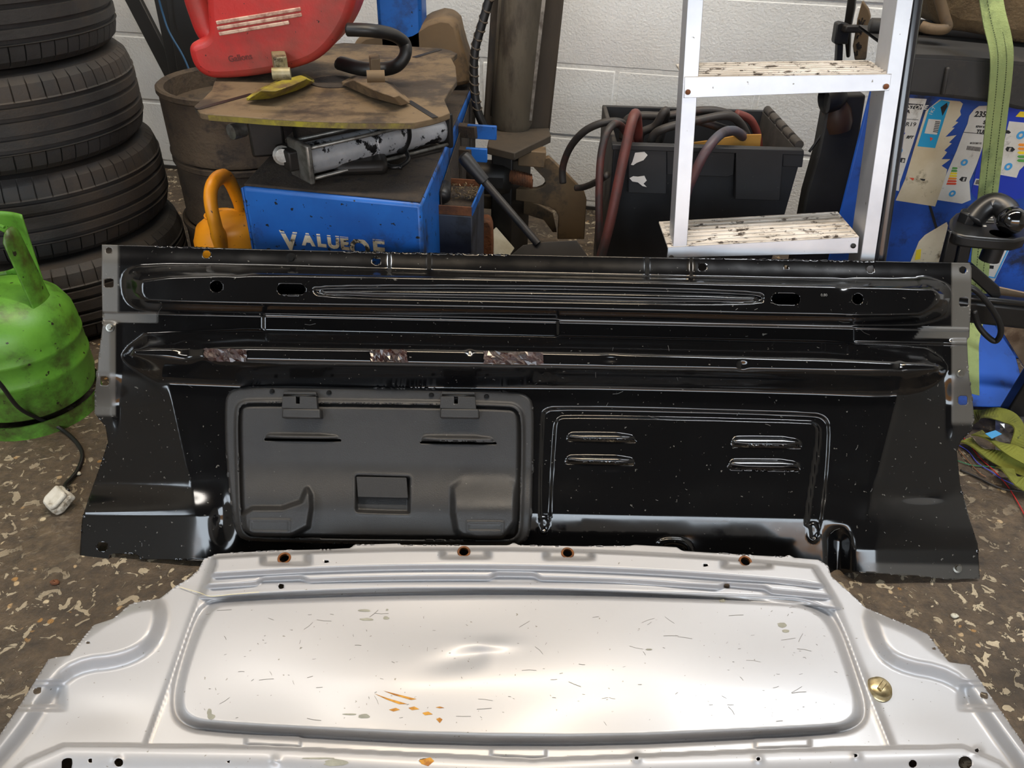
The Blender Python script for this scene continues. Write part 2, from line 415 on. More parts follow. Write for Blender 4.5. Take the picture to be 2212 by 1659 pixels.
BL = onZ(175, 1208, 0.004); BR = onZ(2115, 1250, 0.004)
LEAN = math.radians(41)
bdir = (BR - BL).normalized(); back = Vector((0, 0, 1)).cross(bdir).normalized()
upv = (Vector((0, 0, 1)) * math.cos(LEAN) + back * math.sin(LEAN))
bp_ = Plane(BL, upv.cross(bdir))
bulk = thing('bulkhead_panel', 'glossy black pressed steel van bulkhead panel with a hatch, leaning in the middle', 'car panel', (BL + BR) / 2)

def yp(x, y): return y - 0.021 * (x - 1150)
out_black = [(220, 528), (560, 538), (842, 545), (1150, 551), (1500, 557), (2000, 566), (2095, 568), (2099, 580), (2098, 640), (2094, 728), (2089, 734), (2092, 800), (2099, 850), (2105, 905), (2100, 930),
             (2076, 952), (2067, 975), (2074, 1045), (2094, 1120), (2112, 1175), (2117, 1250), (2050, 1252), (1985, 1244), (1850, 1236), (1780, 1242), (1150, 1226), (490, 1211), (303, 1208), (296, 1197), (241, 1196),
             (235, 1208), (178, 1208), (172, 1200), (177, 1122), (190, 1080), (215, 1010), (233, 955), (228, 922), (204, 893), (205, 850), (214, 760), (222, 700), (219, 600)]
outer1 = chaikin([(331, 566), (262, 580), (264, 640), (290, 668), (350, 676), (1150, 688), (1950, 707), (2035, 690), (2056, 671), (2062, 616), (1996, 594), (1967, 606), (1150, 590)], 2)
inner1 = chaikin([(310, 592), (303, 640), (330, 652), (1150, 664), (1970, 684), (2012, 668), (2030, 630), (1990, 624), (1150, 605)], 2)
outer2 = chaikin([(330, 704), (262, 762), (266, 778), (300, 806), (356, 838), (1150, 838), (1700, 850), (1945, 860), (2010, 842), (2050, 802), (2048, 785), (1990, 738), (1150, 722)], 1)
inner2 = chaikin([(290, 754), (288, 768), (1150, 786), (2020, 801), (2024, 788), (1150, 764)], 1)
ribo = chaikin([(676, 616), (1150, 617), (1640, 628), (1654, 642), (1645, 661), (1150, 653), (690, 644), (674, 630)], 2)
ribi = chaikin([(690, 625), (1150, 629), (1628, 639), (1638, 646), (1628, 652), (1150, 643), (700, 637)], 1)
grA = chaikin([(1160, 1150), (1168, 905), (1172, 885), (1200, 876), (1750, 890), (1785, 898), (1797, 930), (1775, 1167), (1745, 1167), (1745, 1120), (1190, 1100), (1186, 1150)], 2)
grB = chaikin([(1190, 1300), (1190, 1130), (1201, 930), (1205, 908), (1222, 902), (1740, 914), (1762, 918), (1768, 940), (1736, 1130), (1736, 1300)], 2)
beadL = circ(1174, 1135, 13, 22); beadR = circ(1757, 1150, 14, 24)
louv = [(1222, 1376, 930, 953, 0.03), (1219, 1375, 979, 1002, 0.03), (1577, 1735, 938, 966, 0.03), (1571, 1732, 987, 1014, 0.03)]
def louver_poly(x0, x1, y0, y1): return chaikin([(x0, y1), (x0 + 4, y0 + 5), (x0 + 16, y0), (x1 - 12, y0 + 3), (x1, y1 + 3)], 1)
def louver_slit(x0, x1, y0, y1): return [(x0 + 3, y1 - 5), (x1 - 3, y1 - 2), (x1 - 1, y1 + 3), (x0 + 1, y1)]
dents = [(405, 752, 26, 16, -0.010), (440, 770, 22, 14, 0.006), (1015, 762, 7, 6, -0.004), (1605, 789, 9, 8, -0.004), (1945, 787, 9, 8, -0.004), (513, 588, 14, 7, -0.004), (1822, 615, 12, 10, -0.005), (1850, 690, 30, 10, 0.004),
         (1985, 1072, 50, 12, -0.006), (1320, 1010, 60, 14, 0.002), (1320, 775, 18, 8, -0.003)]
def h_black(x, y):
    Yp = yp(x, y)
    h = 0.042 * loft(x, y, outer1, inner1, 0.6)
    rib = sdf(x, y, ribo); ri = sdf(x, y, ribi)
    h += -0.0065 * sst(-rib, 0, 6) + 0.006 * sst(-ri, -3, 4)
    h += 0.050 * loft(x, y, outer2, inner2, 0.75)
    # upper sheet laps over the lower one
    h += 0.003 * sst(694 - Yp, -1.2, 1.2) * (Yp < 760)
    # flange steps between the ridges
    band = sst(Yp, 689, 692) * sst(726 - Yp, 0, 3)
    h += band * (0.004 * (sst(x, 566, 572) - sst(x, 1202, 1208) + sst(x, 1842, 1848)))
    # joggles of the top flange
    tf = sst(597 - Yp, 0, 5)
    h += -0.007 * tf * ((sst(x, 836, 846) - sst(x, 922, 932)) + (sst(x, 1393, 1403) - sst(x, 1488, 1498)))
    h += -0.012 * tf * (1 - sst(Yp, 548, 592)) * 0.5
    # groove round the pressed field beside the hatch
    g = np.minimum(sst(-sdf(x, y, grA), 0, 7), sst(sdf(x, y, grB), 0, 7)); h += -0.007 * g
    h += 0.004 * (sst(-sdf(x, y, beadL), 0, 5) + sst(-sdf(x, y, beadR), 0, 5))
    for x0, x1, y0, y1, s in louv:
        d = sdf(x, y, louver_poly(x0, x1, y0, y1)); h += 0.008 * sst(-d, 0, 8) * sst(y, y0 - 4, y1 - 6)
    # side wings turn away from the middle field
    wy = sst(y, 800, 880)
    cl = 365 + (y - 835) * (45 / 205); dl = np.clip(cl - x, 0, None); h += -0.24 * dl * 0.00085 * wy * np.where(y > 1040, 1 - sst(y, 1040, 1110) * 0.5, 1)
    c2 = 1935 - (y - 865) * (45 / 175); dr = np.clip(x - c2, 0, None); h += -0.20 * dr * 0.00085 * wy * np.where(y > 1040, 1 - sst(y, 1040, 1150) * 0.5, 1)
    h += 0.001 * np.exp(-((x - cl) / 9) ** 2) * wy * (1 - sst(y, 1010, 1050)) + 0.0025 * np.exp(-((x - c2) / 6) ** 2) * wy * (1 - sst(y, 1020, 1060))
    # side flanges stand proud of the wing
    h += 0.006 * (1 - sst(x, 238, 262)) * sst(y, 690, 705) * (1 - sst(y, 900, 960)) + 0.006 * sst(x, 2040, 2062) * sst(y, 728, 742) * (1 - sst(y, 920, 980))
    # the foot kicks forward
    wl = 1 - sst(x, 400, 560); wr = sst(x, 1760, 1900); wc = 1 - wl - wr
    kc = sst(Yp, 1005, 1116) * 0.016 - np.clip((Yp - 1108) / 121.0, 0, 1) * 0.021
    kl = sst(y, 1035, 1118) * 0.026 - np.clip((y - 1114) / 95.0, 0, 1) * 0.012; kr = sst(y, 1040, 1192) * 0.034 - np.clip((y - 1188) / 62.0, 0, 1) * 0.008
    h += wc * kc + wl * kl + wr * kr
    # gussets at the ends of the middle foot
    h += -0.012 * np.exp(-((x - 478) / 20) ** 2 - ((y - 1125) / 45) ** 2) - 0.022 * np.exp(-((x - 1812) / 20) ** 2) * sst(y, 1130, 1170)
    # pull loop pressed in the foot
    lo_ = sdf(x, y, chaikin([(1415, 1190), (1420, 1166), (1445, 1160), (1480, 1163), (1496, 1180), (1500, 1200), (1488, 1200), (1478, 1178), (1440, 1174), (1428, 1190)], 1)); h += 0.006 * sst(-lo_, -1, 4)
    for dx, dy, sx, sy, a in dents: h += a * np.exp(-((x - dx) / sx) ** 2 - ((y - dy) / sy) ** 2)
    h += 0.0005 * np.sin(x / 170.0 + 1) * np.sin(Yp / 60.0)
    return h
def grey_mask_black(x, y):  # greyer, rougher zones: end flanges, ears and right foot edge
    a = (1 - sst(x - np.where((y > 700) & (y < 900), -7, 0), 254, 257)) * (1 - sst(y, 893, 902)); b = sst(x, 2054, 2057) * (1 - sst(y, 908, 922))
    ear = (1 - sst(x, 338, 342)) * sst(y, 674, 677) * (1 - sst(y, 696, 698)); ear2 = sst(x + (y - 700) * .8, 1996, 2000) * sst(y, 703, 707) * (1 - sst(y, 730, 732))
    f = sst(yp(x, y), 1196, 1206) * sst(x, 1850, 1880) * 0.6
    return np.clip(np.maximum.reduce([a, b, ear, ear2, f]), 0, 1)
holes_black = [circ(446, 549, 9), circ(235, 541, 7), circ(813, 563, 9), circ(1517, 577, 9), circ(1698, 577, 6, 5), circ(1880, 581, 8), circ(2080, 583, 8),
               rrect(235, 611, 10, 10), rrect(2082, 652, 10, 10), rrect(226, 823, 9, 10), rrect(2080, 865, 10, 10), rrect(221, 1181, 10, 10),
               circ(467, 619, 14, 13), rrect(629, 625, 31, 12, 11, 0.02), rrect(1698, 646, 31, 12, 11, 0.02), circ(1853, 646, 12)]
holes_black += [louver_slit(*l[:4]) for l in louv]
hatch_hole = [(560, 900), (1090, 905), (1095, 1135), (560, 1130)]
sheet('pressed_sheet', bp_, out_black, holes_black + [hatch_hole], h_black, 4.2, 'black_paint', bulk, attrs=grey_mask_black, warp=lambda x, y: 0.021 * (x - 1150), ysub=0.62)
# backing strip seen black through the rail holes
MB().prism([bp_.at(x, y, -0.012) for x, y in ((380, 595), (1950, 625), (1950, 682), (380, 652))], bp_.n * -0.002).build('rail_backing', 'black_paint', bulk)

# torn tape left on the ridge
for k, (x0, x1, yc, hh) in enumerate(((440, 533, 766, 13), (800, 880, 768, 13), (1045, 1175, 772, 13))):
    m = MB(); nx, ny = 16, 5; vs = []; fs = []
    for j in range(ny):
        for i in range(nx):
            x = x0 + (x1 - x0) * i / (nx - 1) + random.uniform(-2, 2); y = yc + (j / (ny - 1) - 0.5) * 2 * hh + random.uniform(-2.5, 2.5) + 0.021 * (x - x0)
            hb = float(h_black(np.array([x]), np.array([y]))[0]); vs.append(bp_.at(x, y, hb + 0.0012 + random.random() * 0.005))
    for j in range(ny - 1):
        for i in range(nx - 1): fs.append((j * nx + i, (j + 1) * nx + i, (j + 1) * nx + i + 1, j * nx + i + 1))
    m.add(vs, fs).build('tape_scrap', 'tape', bulk)
def hb(x, y): return float(h_black(np.array([float(x)]), np.array([float(y)]))[0])
def bolt(x, y, rpx, name, mat, parent=bulk, h=None, hh=0.006):
    c = bp_.at(x, y, hb(x, y) if h is None else h); r = rpx * 0.00086; n = bp_.n
    MB().lathe([(r, 0), (r, hh * 0.3), (r * 0.62, hh * 0.35), (r * 0.55, hh), (0.0001, hh)], c - n * 0.001, n, 14).build(name, mat, parent, smooth=30)
for x, y, r in ((238, 708, 9), (2074, 806, 10)): bolt(x, y, r, 'bolt', 'chrome_dull')
bolt(2068, 1227, 10, 'bolt', 'chrome_dull'); bolt(629, 558, 12, 'rubber_plug', 'black_bolt', hh=0.004)
# hair scratches in the lacquer
for k in range(70):
    x = random.uniform(300, 2040); y = random.uniform(640, 1180)
    if 480 < x < 1160 and y > 830: continue
    if 1195 < x < 1740 and 925 < y < 1018: continue
    a = random.uniform(0, PI); l = random.choice((2, 2, 3, 4, 6, 12)); b = a + random.uniform(-.4, .4)
    pts = [(x, y), (x + l * math.cos(a), y + l * math.sin(a)), (x + l * math.cos(a) + l * math.cos(b), y + l * math.sin(a) + l * math.sin(b))]
    if k == 0: scr = MB()
    scr.ribbon([bp_.at(px, py, hb(px, py) + 0.0002) for px, py in pts], random.uniform(0.0003, 0.0007), 0.0001, bp_.n)
o = scr.build('scratch_marks', 'scratch', bulk); o['kind'] = 'stuff'

# ---- hatch in the left half
def foot(x, y): return sst(yp(x, y), 1005, 1116) * 0.018
fr_out = chaikin([(488, 1000), (484, 890), (490, 845), (530, 832), (800, 837), (1100, 843), (1145, 852), (1155, 890), (1152, 1010), (1148, 1140), (1138, 1172), (1100, 1180), (545, 1172), (512, 1160), (502, 1120)], 2)
door_out = chaikin([(514, 1000), (512, 895), (518, 872), (550, 867), (1090, 874), (1122, 882), (1129, 920), (1124, 1130), (1118, 1162), (1090, 1170), (552, 1164), (526, 1155), (518, 1120)], 2)
def h_frame(x, y):
    d = sdf(x, y, fr_out); return 0.006 * sst(-d, 0, 5) + foot(x, y) + 0.004 + 0.006 * (1 - sst(np.abs(sdf(x, y, door_out)), 0, 9))
sheet('hatch_frame', bp_, fr_out, [chaikin([(516, 1000), (514, 897), (520, 874), (551, 869), (1089, 876), (1120, 884), (1127, 921), (1122, 1129), (1116, 1160), (1089, 1168), (553, 1162), (528, 1153), (520, 1119)], 2)],
      h_frame, 3.4, 'hatch_plastic', bulk, warp=lambda x, y: 0.012 * (x - 820))
hatch = thing('hatch_door', '', '', (bp_.at(820, 1010) - bulk.location)); del hatch['label']; del hatch['category']; hatch.parent = bulk
hatch['label'] = 'matt black plastic flap with louvres and a finger pull'
padL = [(512, 1092), (640, 1092), (662, 1040), (682, 1075), (668, 1164), (512, 1166)]; padR = [(972, 1020), (1118, 1000), (1118, 1170), (1000, 1168), (975, 1140)]
dl = [(570, 738, 932, 951), (907, 1073, 936, 957)]
def h_door(x, y):
    h = 0.004 + foot(x, y) + 0.009 * sst(-sdf(x, y, door_out), 2, 13)
    h += 0.021 * sst(-sdf(x, y, chaikin(padL, 1)), 0, 12) + 0.020 * sst(-sdf(x, y, chaikin(padR, 1)), -4, 12) * sst(y, 1020, 1105)
    for cx, cy, hw, hh in ((583, 1137, 46, 17), (1048, 1138, 42, 14)):
        d = sdf(x, y, rrect(cx, cy, hw, hh, 4, 0.01)); h += 0.002 * sst(-d, 0, 3) - 0.002 * sst(-d, 5, 8)
    for x0, x1, y0, y1 in dl:
        h += 0.010 * sst(-sdf(x, y, louver_poly(x0, x1, y0, y1)), 0, 9) * sst(y, y0 - 3, y1 - 4)
    # cavity of the finger pull
    d = sdf(x, y, rrect(827, 1068, 61, 42, 7, 0.03)); h += -0.020 * sst(-d, 0, 8) + 0.001 * (1 - sst(np.abs(d), 0, 5))
    return h
sheet('panel', bp_, door_out, [[(x0 + 1, y1 - 4), (x1 - 1, y1 - 2), (x1 + 1, y1 + 3), (x0 - 1, y1 + 1)] for x0, x1, y0, y1 in dl], h_door, 2.8, 'hatch_plastic', hatch, warp=lambda x, y: 0.012 * (x - 820))
MB().prism([bp_.at(x, y, -0.004) for x, y in ((530, 905), (1105, 910), (1105, 990), (530, 985))], bp_.n * -0.002).build('louvre_backing', 'hole_dark', hatch)
pl = [bp_.at(x, y, 0.012 + float(foot(np.array([x * 1.]), np.array([y * 1.]))[0]) * 0.6) for x, y in ((769, 1029), (878, 1031), (882, 1076), (772, 1074))]
MB().prism(pl, bp_.n * -0.006).build('finger_pull', 'hatch_plastic', hatch, bevel=0.0015)
for hx0, hx1, hy0 in ((612, 683, 846), (954, 1026, 846)):
    def b(x, y, h): return bp_.at(x, y, h)
    m = MB()
    m.prism([b(x, y, 0.026) for x, y in ((hx0, hy0), (hx1 - 1, hy0 + 1), (hx1 + 1, hy0 + 10), (hx0 - 2, hy0 + 10))], bp_.n * -0.018)
    m.prism([b(x, y, 0.030) for x, y in ((hx0 - 2, hy0 + 10), (hx0 + 27, hy0 + 10), (hx0 + 27, hy0 + 26), (hx0 + 35, hy0 + 26), (hx0 + 35, hy0 + 10), (hx1, hy0 + 11), (hx1 + 3, hy0 + 38), (hx0 - 4, hy0 + 36))], bp_.n * -0.014)
    hg = m.build('hinge', 'hatch_plastic', hatch, bevel=0.001)
    MB().prism([b(x, y, 0.034) for x, y in ((hx0 - 3, hy0 + 36), (hx1 + 8, hy0 + 37), (hx1 + 10, hy0 + 58), (hx0 - 4, hy0 + 57))], bp_.n * -0.024).build('hinge_tab', 'hatch_plastic', hatch, bevel=0.003)
    MB().tube([b(hx0 + 1, hy0 + 9, 0.026), b(hx1 - 1, hy0 + 10, 0.026)], 0.0032, 10).build('hinge_pin', 'black_bolt', hatch, smooth=True)
for x, y in ((588, 846), (711, 849), (932, 854), (1051, 857)): bolt(x, y, 6, 'screw', 'black_bolt', h=0.0095, hh=0.005)
for s, x, y in (('0.80', 1773, 640),):
    o0 = bp_.at(x, y, hb(x, y) + 0.0004); text('stamped_number', s, 'scratch', o0, bp_.at(x + 10, y) - bp_.at(x, y), bp_.at(x, y - 10) - bp_.at(x, y), 0.007, bulk, ext=0.0002)
# ------------------------------------------------------------------ silver panel lying in front
def silver_paint():
    m = bpy.data.materials.new('silver_paint'); m.use_nodes = True; nt = m.node_tree; N = nt.nodes; L = nt.links; b = N['Principled BSDF']
    tc = N.new('ShaderNodeTexCoord')
    def noise(s, d, r, st=None, dist=0.0):
        v = tc.outputs['Object']
        if st: mp = N.new('ShaderNodeMapping'); mp.inputs['Scale'].default_value = st; L.new(v, mp.inputs[0]); v = mp.outputs[0]
        n = N.new('ShaderNodeTexNoise'); n.inputs['Scale'].default_value = s; n.inputs['Detail'].default_value = d; n.inputs['Roughness'].default_value = r; n.inputs['Distortion'].default_value = dist; L.new(v, n.inputs['Vector']); return n.outputs[0]
    def ramp(v, a, c, lo=0.0, hi=1.0):
        r = N.new('ShaderNodeMapRange'); r.inputs[1].default_value = a; r.inputs[2].default_value = c; r.inputs[3].default_value = lo; r.inputs[4].default_value = hi; L.new(v, r.inputs[0]); return r.outputs[0]
    x = N.new('ShaderNodeMix'); x.data_type = 'RGBA'; L.new(ramp(noise(170, 2, 0.5), 0.735, 0.75), x.inputs[0]); x.inputs[6].default_value = lin((166, 165, 166)); x.inputs[7].default_value = lin((120, 118, 108))
    L.new(x.outputs[2], b.inputs['Base Color']); b.inputs['Metallic'].default_value = 0.28; b.inputs['Roughness'].default_value = 0.42
    b.inputs['Coat Weight'].default_value = 0.25; b.inputs['Coat Roughness'].default_value = 0.15
    bp = N.new('ShaderNodeBump'); bp.inputs['Distance'].default_value = 0.002; bp.inputs['Strength'].default_value = 0.4; L.new(noise(5, 2, 0.5), bp.inputs['Height']); L.new(bp.outputs[0], b.inputs['Normal'])
    MT['silver_paint'] = m
silver_paint()
defmat('rust_ring', (126, 74, 28), (70, 42, 20), rough=0.6, metal=0.4, scale=120)
defmat('primer_scrape', (150, 148, 132), (128, 126, 114), rough=0.7, scale=50)
defmat('rust_scrape', (196, 140, 44), (150, 92, 24), rough=0.7, scale=80)
defmat('brass', (196, 180, 140), (150, 132, 96), rough=0.28, metal=0.9, scale=60)
pA = onZ(0, 1605, 0.022); pB = onZ(2212, 1612, 0.022); pC = onZ(1106, 1180, 0.075)
sp_ = Plane(pA, (pB - pA).cross(pC - pA))
silv = thing('silver_panel', 'silver painted pressed steel car panel lying flat on the floor at the front', 'car panel', (pA + pB + pC) / 3)
out_silver = [(428, 1232), (440, 1208), (470, 1196), (545, 1192), (600, 1189), (700, 1187), (757, 1184), (765, 1177), (858, 1174), (868, 1177), (1010, 1178), (1098, 1178), (1110, 1172), (1122, 1178), (1262, 1180), (1360, 1179), (1372, 1177), (1462, 1182), (1474, 1190),
              (1600, 1198), (1695, 1203), (1705, 1199), (1716, 1205), (1768, 1209), (1788, 1222), (1796, 1245), (1830, 1275), (1870, 1313), (1920, 1334), (1980, 1358), (2004, 1370), (2030, 1405), (2050, 1430), (2096, 1437), (2125, 1482), (2172, 1550), (2215, 1612),
              (2330, 1770), (2330, 1790), (-110, 1790), (-110, 1760), (-5, 1595), (45, 1520), (70, 1480), (105, 1424), (120, 1420), (150, 1416), (185, 1372), (203, 1350), (245, 1336), (282, 1305), (300, 1300), (345, 1293), (380, 1266), (408, 1250)]
Fin = chaikin([(455, 1318), (492, 1304), (1106, 1289), (1680, 1304), (1750, 1315), (1790, 1350), (1828, 1450), (1850, 1525), (1836, 1556), (1790, 1568), (1150, 1593), (460, 1560), (402, 1545), (392, 1505), (412, 1420)], 2)
Fout = chaikin([(430, 1312), (482, 1292), (1106, 1276), (1690, 1292), (1770, 1306), (1815, 1345), (1850, 1450), (1876, 1535), (1858, 1572), (1800, 1588), (1150, 1620), (450, 1584), (385, 1565), (370, 1515), (392, 1420)], 2)
UL = chaikin([(345, 1285), (365, 1330), (340, 1400), (270, 1440), (165, 1450), (110, 1510), (45, 1610), (-140, 1800), (-160, 1780), (0, 1570), (100, 1410), (200, 1330), (280, 1290)], 2)
UR = chaikin([(1860, 1300), (1880, 1395), (1930, 1448), (2055, 1470), (2105, 1535), (2160, 1612), (2300, 1800), (2380, 1790), (2220, 1590), (2100, 1420), (2035, 1390), (1985, 1345)], 2)
def cfun(x): t = (x - 1106) / 680.0; return 30 * t * t + 10 * t
Rl = [(462, 1160), (455, 1218), (424, 1300), (424, 1330), (1824, 1330), (1818, 1306), (1768, 1226), (1765, 1160)]
bosses = [(614, 1206), (1002, 1192), (1226, 1195), (1610, 1213)]
pads = [(610, 1266), (1113, 1250), (1610, 1271)]
def beam_edge(x):
    return np.interp(x, [-100, 60, 140, 560, 1150, 1700, 2080, 2160, 2300], [1760, 1640, 1606, 1612, 1640, 1618, 1610, 1645, 1770])
def h_silver(x, y):
    h = 0.016 * loft(x, y, Fout, Fin, 0.4) - 0.009 * (1 - sst(np.abs(sdf(x, y, Fout) + 6), 0, 14)) * (1 - sst(-sdf(x, y, Fin), -8, 2))
    h += 0.006 * np.exp(-((x - 1106) / 500) ** 2 - ((y - 1440) / 90) ** 2)
    h += -0.004 * np.exp(-(((x - 1040) + (y - 1400) * 1.5) / 60) ** 2 - ((y - 1420) / 26) ** 2) * (1 - sst(x, 1030, 1075)) + 0.003 * np.exp(-((x - 1060) / 50) ** 2 - ((y - 1392) / 14) ** 2)
    h += 0.024 * sst(-sdf(x, y, UL), -8, 34) + 0.024 * sst(-sdf(x, y, UR), -8, 34)
    # pads of the side flanges
    for px, py in ((85, 1498), (2118, 1508)): h += -0.006 * (1 - sst(np.abs((y - py)), 24, 30)) * sst(np.abs(x - 1106), 960, 985)
    # lapped edge of the middle sheet
    ll = 430 - (y - 1290) * (110 / 310.0); rl_ = 1800 + (y - 1300) * (120 / 300.0)
    h += 0.003 * (sst(x, ll - 2, ll + 2) - sst(x, rl_ - 2, rl_ + 2)) * sst(y, 1255, 1262) + 0.003 * np.exp(-((x - ll) / 5) ** 2) + 0.004 * np.exp(-((x - rl_) / 8) ** 2) * sst(y, 1300, 1320)
    # stepped stiffener along the far edge
    yy = y - cfun(x); inr = sst(-sdf(x, y, Rl), 0, 14)
    boss = 0.0
    for bx, by in bosses: boss = boss + sst(60 - np.abs(x - bx - 3), 0, 22) * sst(by + 17 - y, 0, 9)
    pad = 0.0
    for px, py in pads: pad = pad + sst(60 - np.abs(x - px), 0, 22)
    st = 0.046 * sst(yy, 1184, 1191) * (1 - np.clip(boss, 0, 1) * 0.55)
    st += -0.016 * sst(yy, 1219, 1232) - 0.016 * sst(yy, 1242 - 8 * np.clip(pad, 0, 1), 1255 - 8 * np.clip(pad, 0, 1))
    st = st * (1 - sst(yy, 1270, 1274))
    h += st * inr
    # beam along the near edge
    be = beam_edge(x); tb = (y - be) / 60.0; mk = sst(y, be - 1, be + 5); h = h * (1 - mk) + mk * (0.030 + 0.014 * np.clip(1 - ((tb - 0.3) / 0.9) ** 2, -0.6, 1))
    # tabs in front of the beam
    for tx, ty in ((590, 1600), (1120, 1626), (1690, 1606)): h += 0.004 * sst(64 - np.abs(x - tx), 0, 10) * sst(y, ty - 14, ty - 8) * (1 - sst(y, be - 6, be))
    # threads and small bulges
    for tx, ty in ((595, 1644), (1375, 1637), (1638, 1640), (1850, 1633), (2110, 1622), (255, 1645)): h += 0.004 * np.exp(-((x - tx) / 9) ** 2 - ((y - ty) / 9) ** 2)
    h += 0.0015 * np.sin(x / 120.0) * np.sin(y / 45.0)
    return h
hol = [circ(bx, by, 12, 9) for bx, by in bosses] + [rrect(704, 1213, 7, 3, 2), rrect(1523, 1221, 7, 3, 2), rrect(607, 1266, 6, 6, 1), rrect(1570, 1266, 6, 5, 1), circ(632, 1266, 3), circ(1595, 1271, 3), circ(1116, 1250, 3),
       rrect(80, 1492, 9, 7, 2, -0.2), rrect(2126, 1502, 9, 7, 2, 0.2), circ(190, 1388, 4), circ(2018, 1401, 4), chaikin([(133, 1659), (133, 1641), (147, 1636), (158, 1640), (152, 1672), (133, 1680)], 1), circ(256, 1647, 10), circ(1972, 1650, 9), circ(2085, 1648, 15),
       circ(195, 1643, 5), circ(494, 1645, 4), circ(1375, 1637, 5), circ(1638, 1639, 5), circ(1848, 1632, 5), circ(2111, 1621, 5), chaikin([(902, 1643), (915, 1637), (932, 1641), (928, 1648), (912, 1649)], 1), circ(1122, 1622, 3), circ(1691, 1597, 4)]
sheet('pressed_sheet', sp_, out_silver, hol, h_silver, 4.2, 'silver_paint', silv, warp=lambda x, y: np.clip(cfun(x), 0, 60) * (1 - sst(y, 1270, 1420)), ysub=0.62)
def hs(x, y): return float(h_silver(np.array([float(x)]), np.array([float(y)]))[0])
for bx, by in bosses:
    c = sp_.at(bx, by, hs(bx, by)); MB().lathe([(0.0078, -0.004), (0.0078, 0.001), (0.0108, 0.0014), (0.0112, 0.0), (0.0112, -0.002)], c, sp_.n, 22).build('grommet_ring', 'rust_ring', silv, smooth=40)
c = sp_.at(1898, 1490, hs(1898, 1490))
pb = MB().lathe([(0.0, 0.012), (0.012, 0.0125), (0.016, 0.010), (0.0165, 0.004), (0.019, 0.002), (0.019, -0.001)], c, sp_.n, 26).build('round_plug', 'brass', silv, smooth=50); pb['label'] = 'brass coloured round plug with a raised bar'
MB().bar(c + sp_.n * 0.013 + Vector((-0.006, -0.006, 0)), c + sp_.n * 0.013 + Vector((0.006, 0.006, 0)), 0.007, 0.006, sp_.n).build('plug_bar', 'brass', pb, bevel=0.001)
def patch(pts, mat, name='scrape'):
    P = [sp_.at(x, y, hs(x, y) + 0.0004) for x, y in pts]
    MB().add(P, [tuple(range(len(P)))]).build(name, mat, silv)
for cx, cy, a, b in ((456, 1548, 9, 6), (452, 1538, 5, 9), (788, 1319, 15, 3), (792, 1338, 16, 3), (834, 1335, 7, 4), (836, 1317, 3, 2), (787, 1547, 13, 5), (755, 1543, 16, 2), (1402, 1403, 8, 2), (1690, 1350, 11, 6), (1697, 1363, 8, 4), (1560, 1297, 7, 5), (725, 1648, 28, 8), (690, 1638, 40, 2)):
    patch([(cx + a * math.cos(t) * random.uniform(.75, 1.15), cy + b * math.sin(t) * random.uniform(.75, 1.15)) for t in np.linspace(0, 2 * PI, 13)[:-1]], 'primer_scrape')
for pts in (((808, 1498), (840, 1509), (868, 1517), (880, 1521), (862, 1521), (835, 1511)), ((828, 1492), (860, 1500), (900, 1510), (888, 1512), (850, 1501)), ((840, 1533), (855, 1529), (864, 1533), (850, 1537)), ((882, 1529), (895, 1526), (906, 1532), (890, 1534)), ((912, 1540), (925, 1537), (935, 1543), (918, 1545)), ((942, 1553), (950, 1550), (956, 1554), (950, 1562)), ((941, 1528), (950, 1526), (960, 1529), (950, 1530))):
    patch(pts, 'rust_scrape', 'rust_scratch')
patch([(905, 1642), (930, 1636), (938, 1644), (925, 1655), (910, 1650)], 'rust_scrape', 'rust_scratch')
scr = MB()
for k in range(150):
    x = random.uniform(430, 1830); y = random.uniform(1310, 1560); a = random.uniform(0, PI) if k % 3 else random.uniform(-.3, .3); l = random.choice((2, 2, 3, 4, 7, 16)); b = a + random.uniform(-.35, .35)
    pts = [(x, y), (x + l * math.cos(a), y + .6 * l * math.sin(a)), (x + l * math.cos(a) + l * math.cos(b), y + .6 * l * (math.sin(a) + math.sin(b)))]
    scr.ribbon([sp_.at(px, py, hs(px, py) + 0.0003) for px, py in pts], random.uniform(0.0003, 0.0008), 0.0001, sp_.n)
o = scr.build('scratch_marks', pm('silver_scratch', (112, 110, 104), rough=0.7), silv); o['kind'] = 'stuff'
tag(MB().tube(smoothpath([sp_.at(x, y, hs(x, y) + h) for x, y, h in ((388, 1268, .003), (430, 1280, .006), (455, 1288, .004), (500, 1284, .003), (560, 1279, .003))]), 0.0006, 6).build('dry_straw', pm('straw', (206, 196, 158), rough=0.7)), 'thin dry straw lying on the silver panel near its stepped edge', 'straw')
# ------------------------------------------------------------------ left side: tyres, gas bottle, wheels, cans
defmat('rubber', (44, 43, 42), (33, 31, 30), rough=0.68, scale=10, dirt=(58, 49, 40), dscale=4, dlo=0.46, dhi=0.68, bump=0.0008, bscale=160)
defmat('green_paint', (92, 146, 46), (66, 116, 34), rough=0.42, scale=6, dirt=(56, 58, 26), dscale=6, dlo=0.50, dhi=0.64, speck=(36, 36, 20), sscale=70, slo=0.68, bump=0.0008, bscale=40)
defmat('wheel_brown', (72, 60, 46), (54, 44, 34), rough=0.85, scale=7, dirt=(40, 33, 27), dscale=16, bump=0.003, bscale=90)
defmat('yellow_plastic', (226, 148, 20), (206, 126, 16), rough=0.42, scale=5, dirt=(120, 84, 24), dscale=8, dlo=0.58, dhi=0.72, speck=(70, 46, 14), sscale=90, slo=0.70)
defmat('red_plastic', (190, 44, 42), (168, 54, 50), rough=0.42, scale=5, dirt=(110, 62, 52), dscale=4.5, dlo=0.43, dhi=0.75, speck=(60, 30, 26), sscale=110, slo=0.70, bump=0.001, bscale=30)
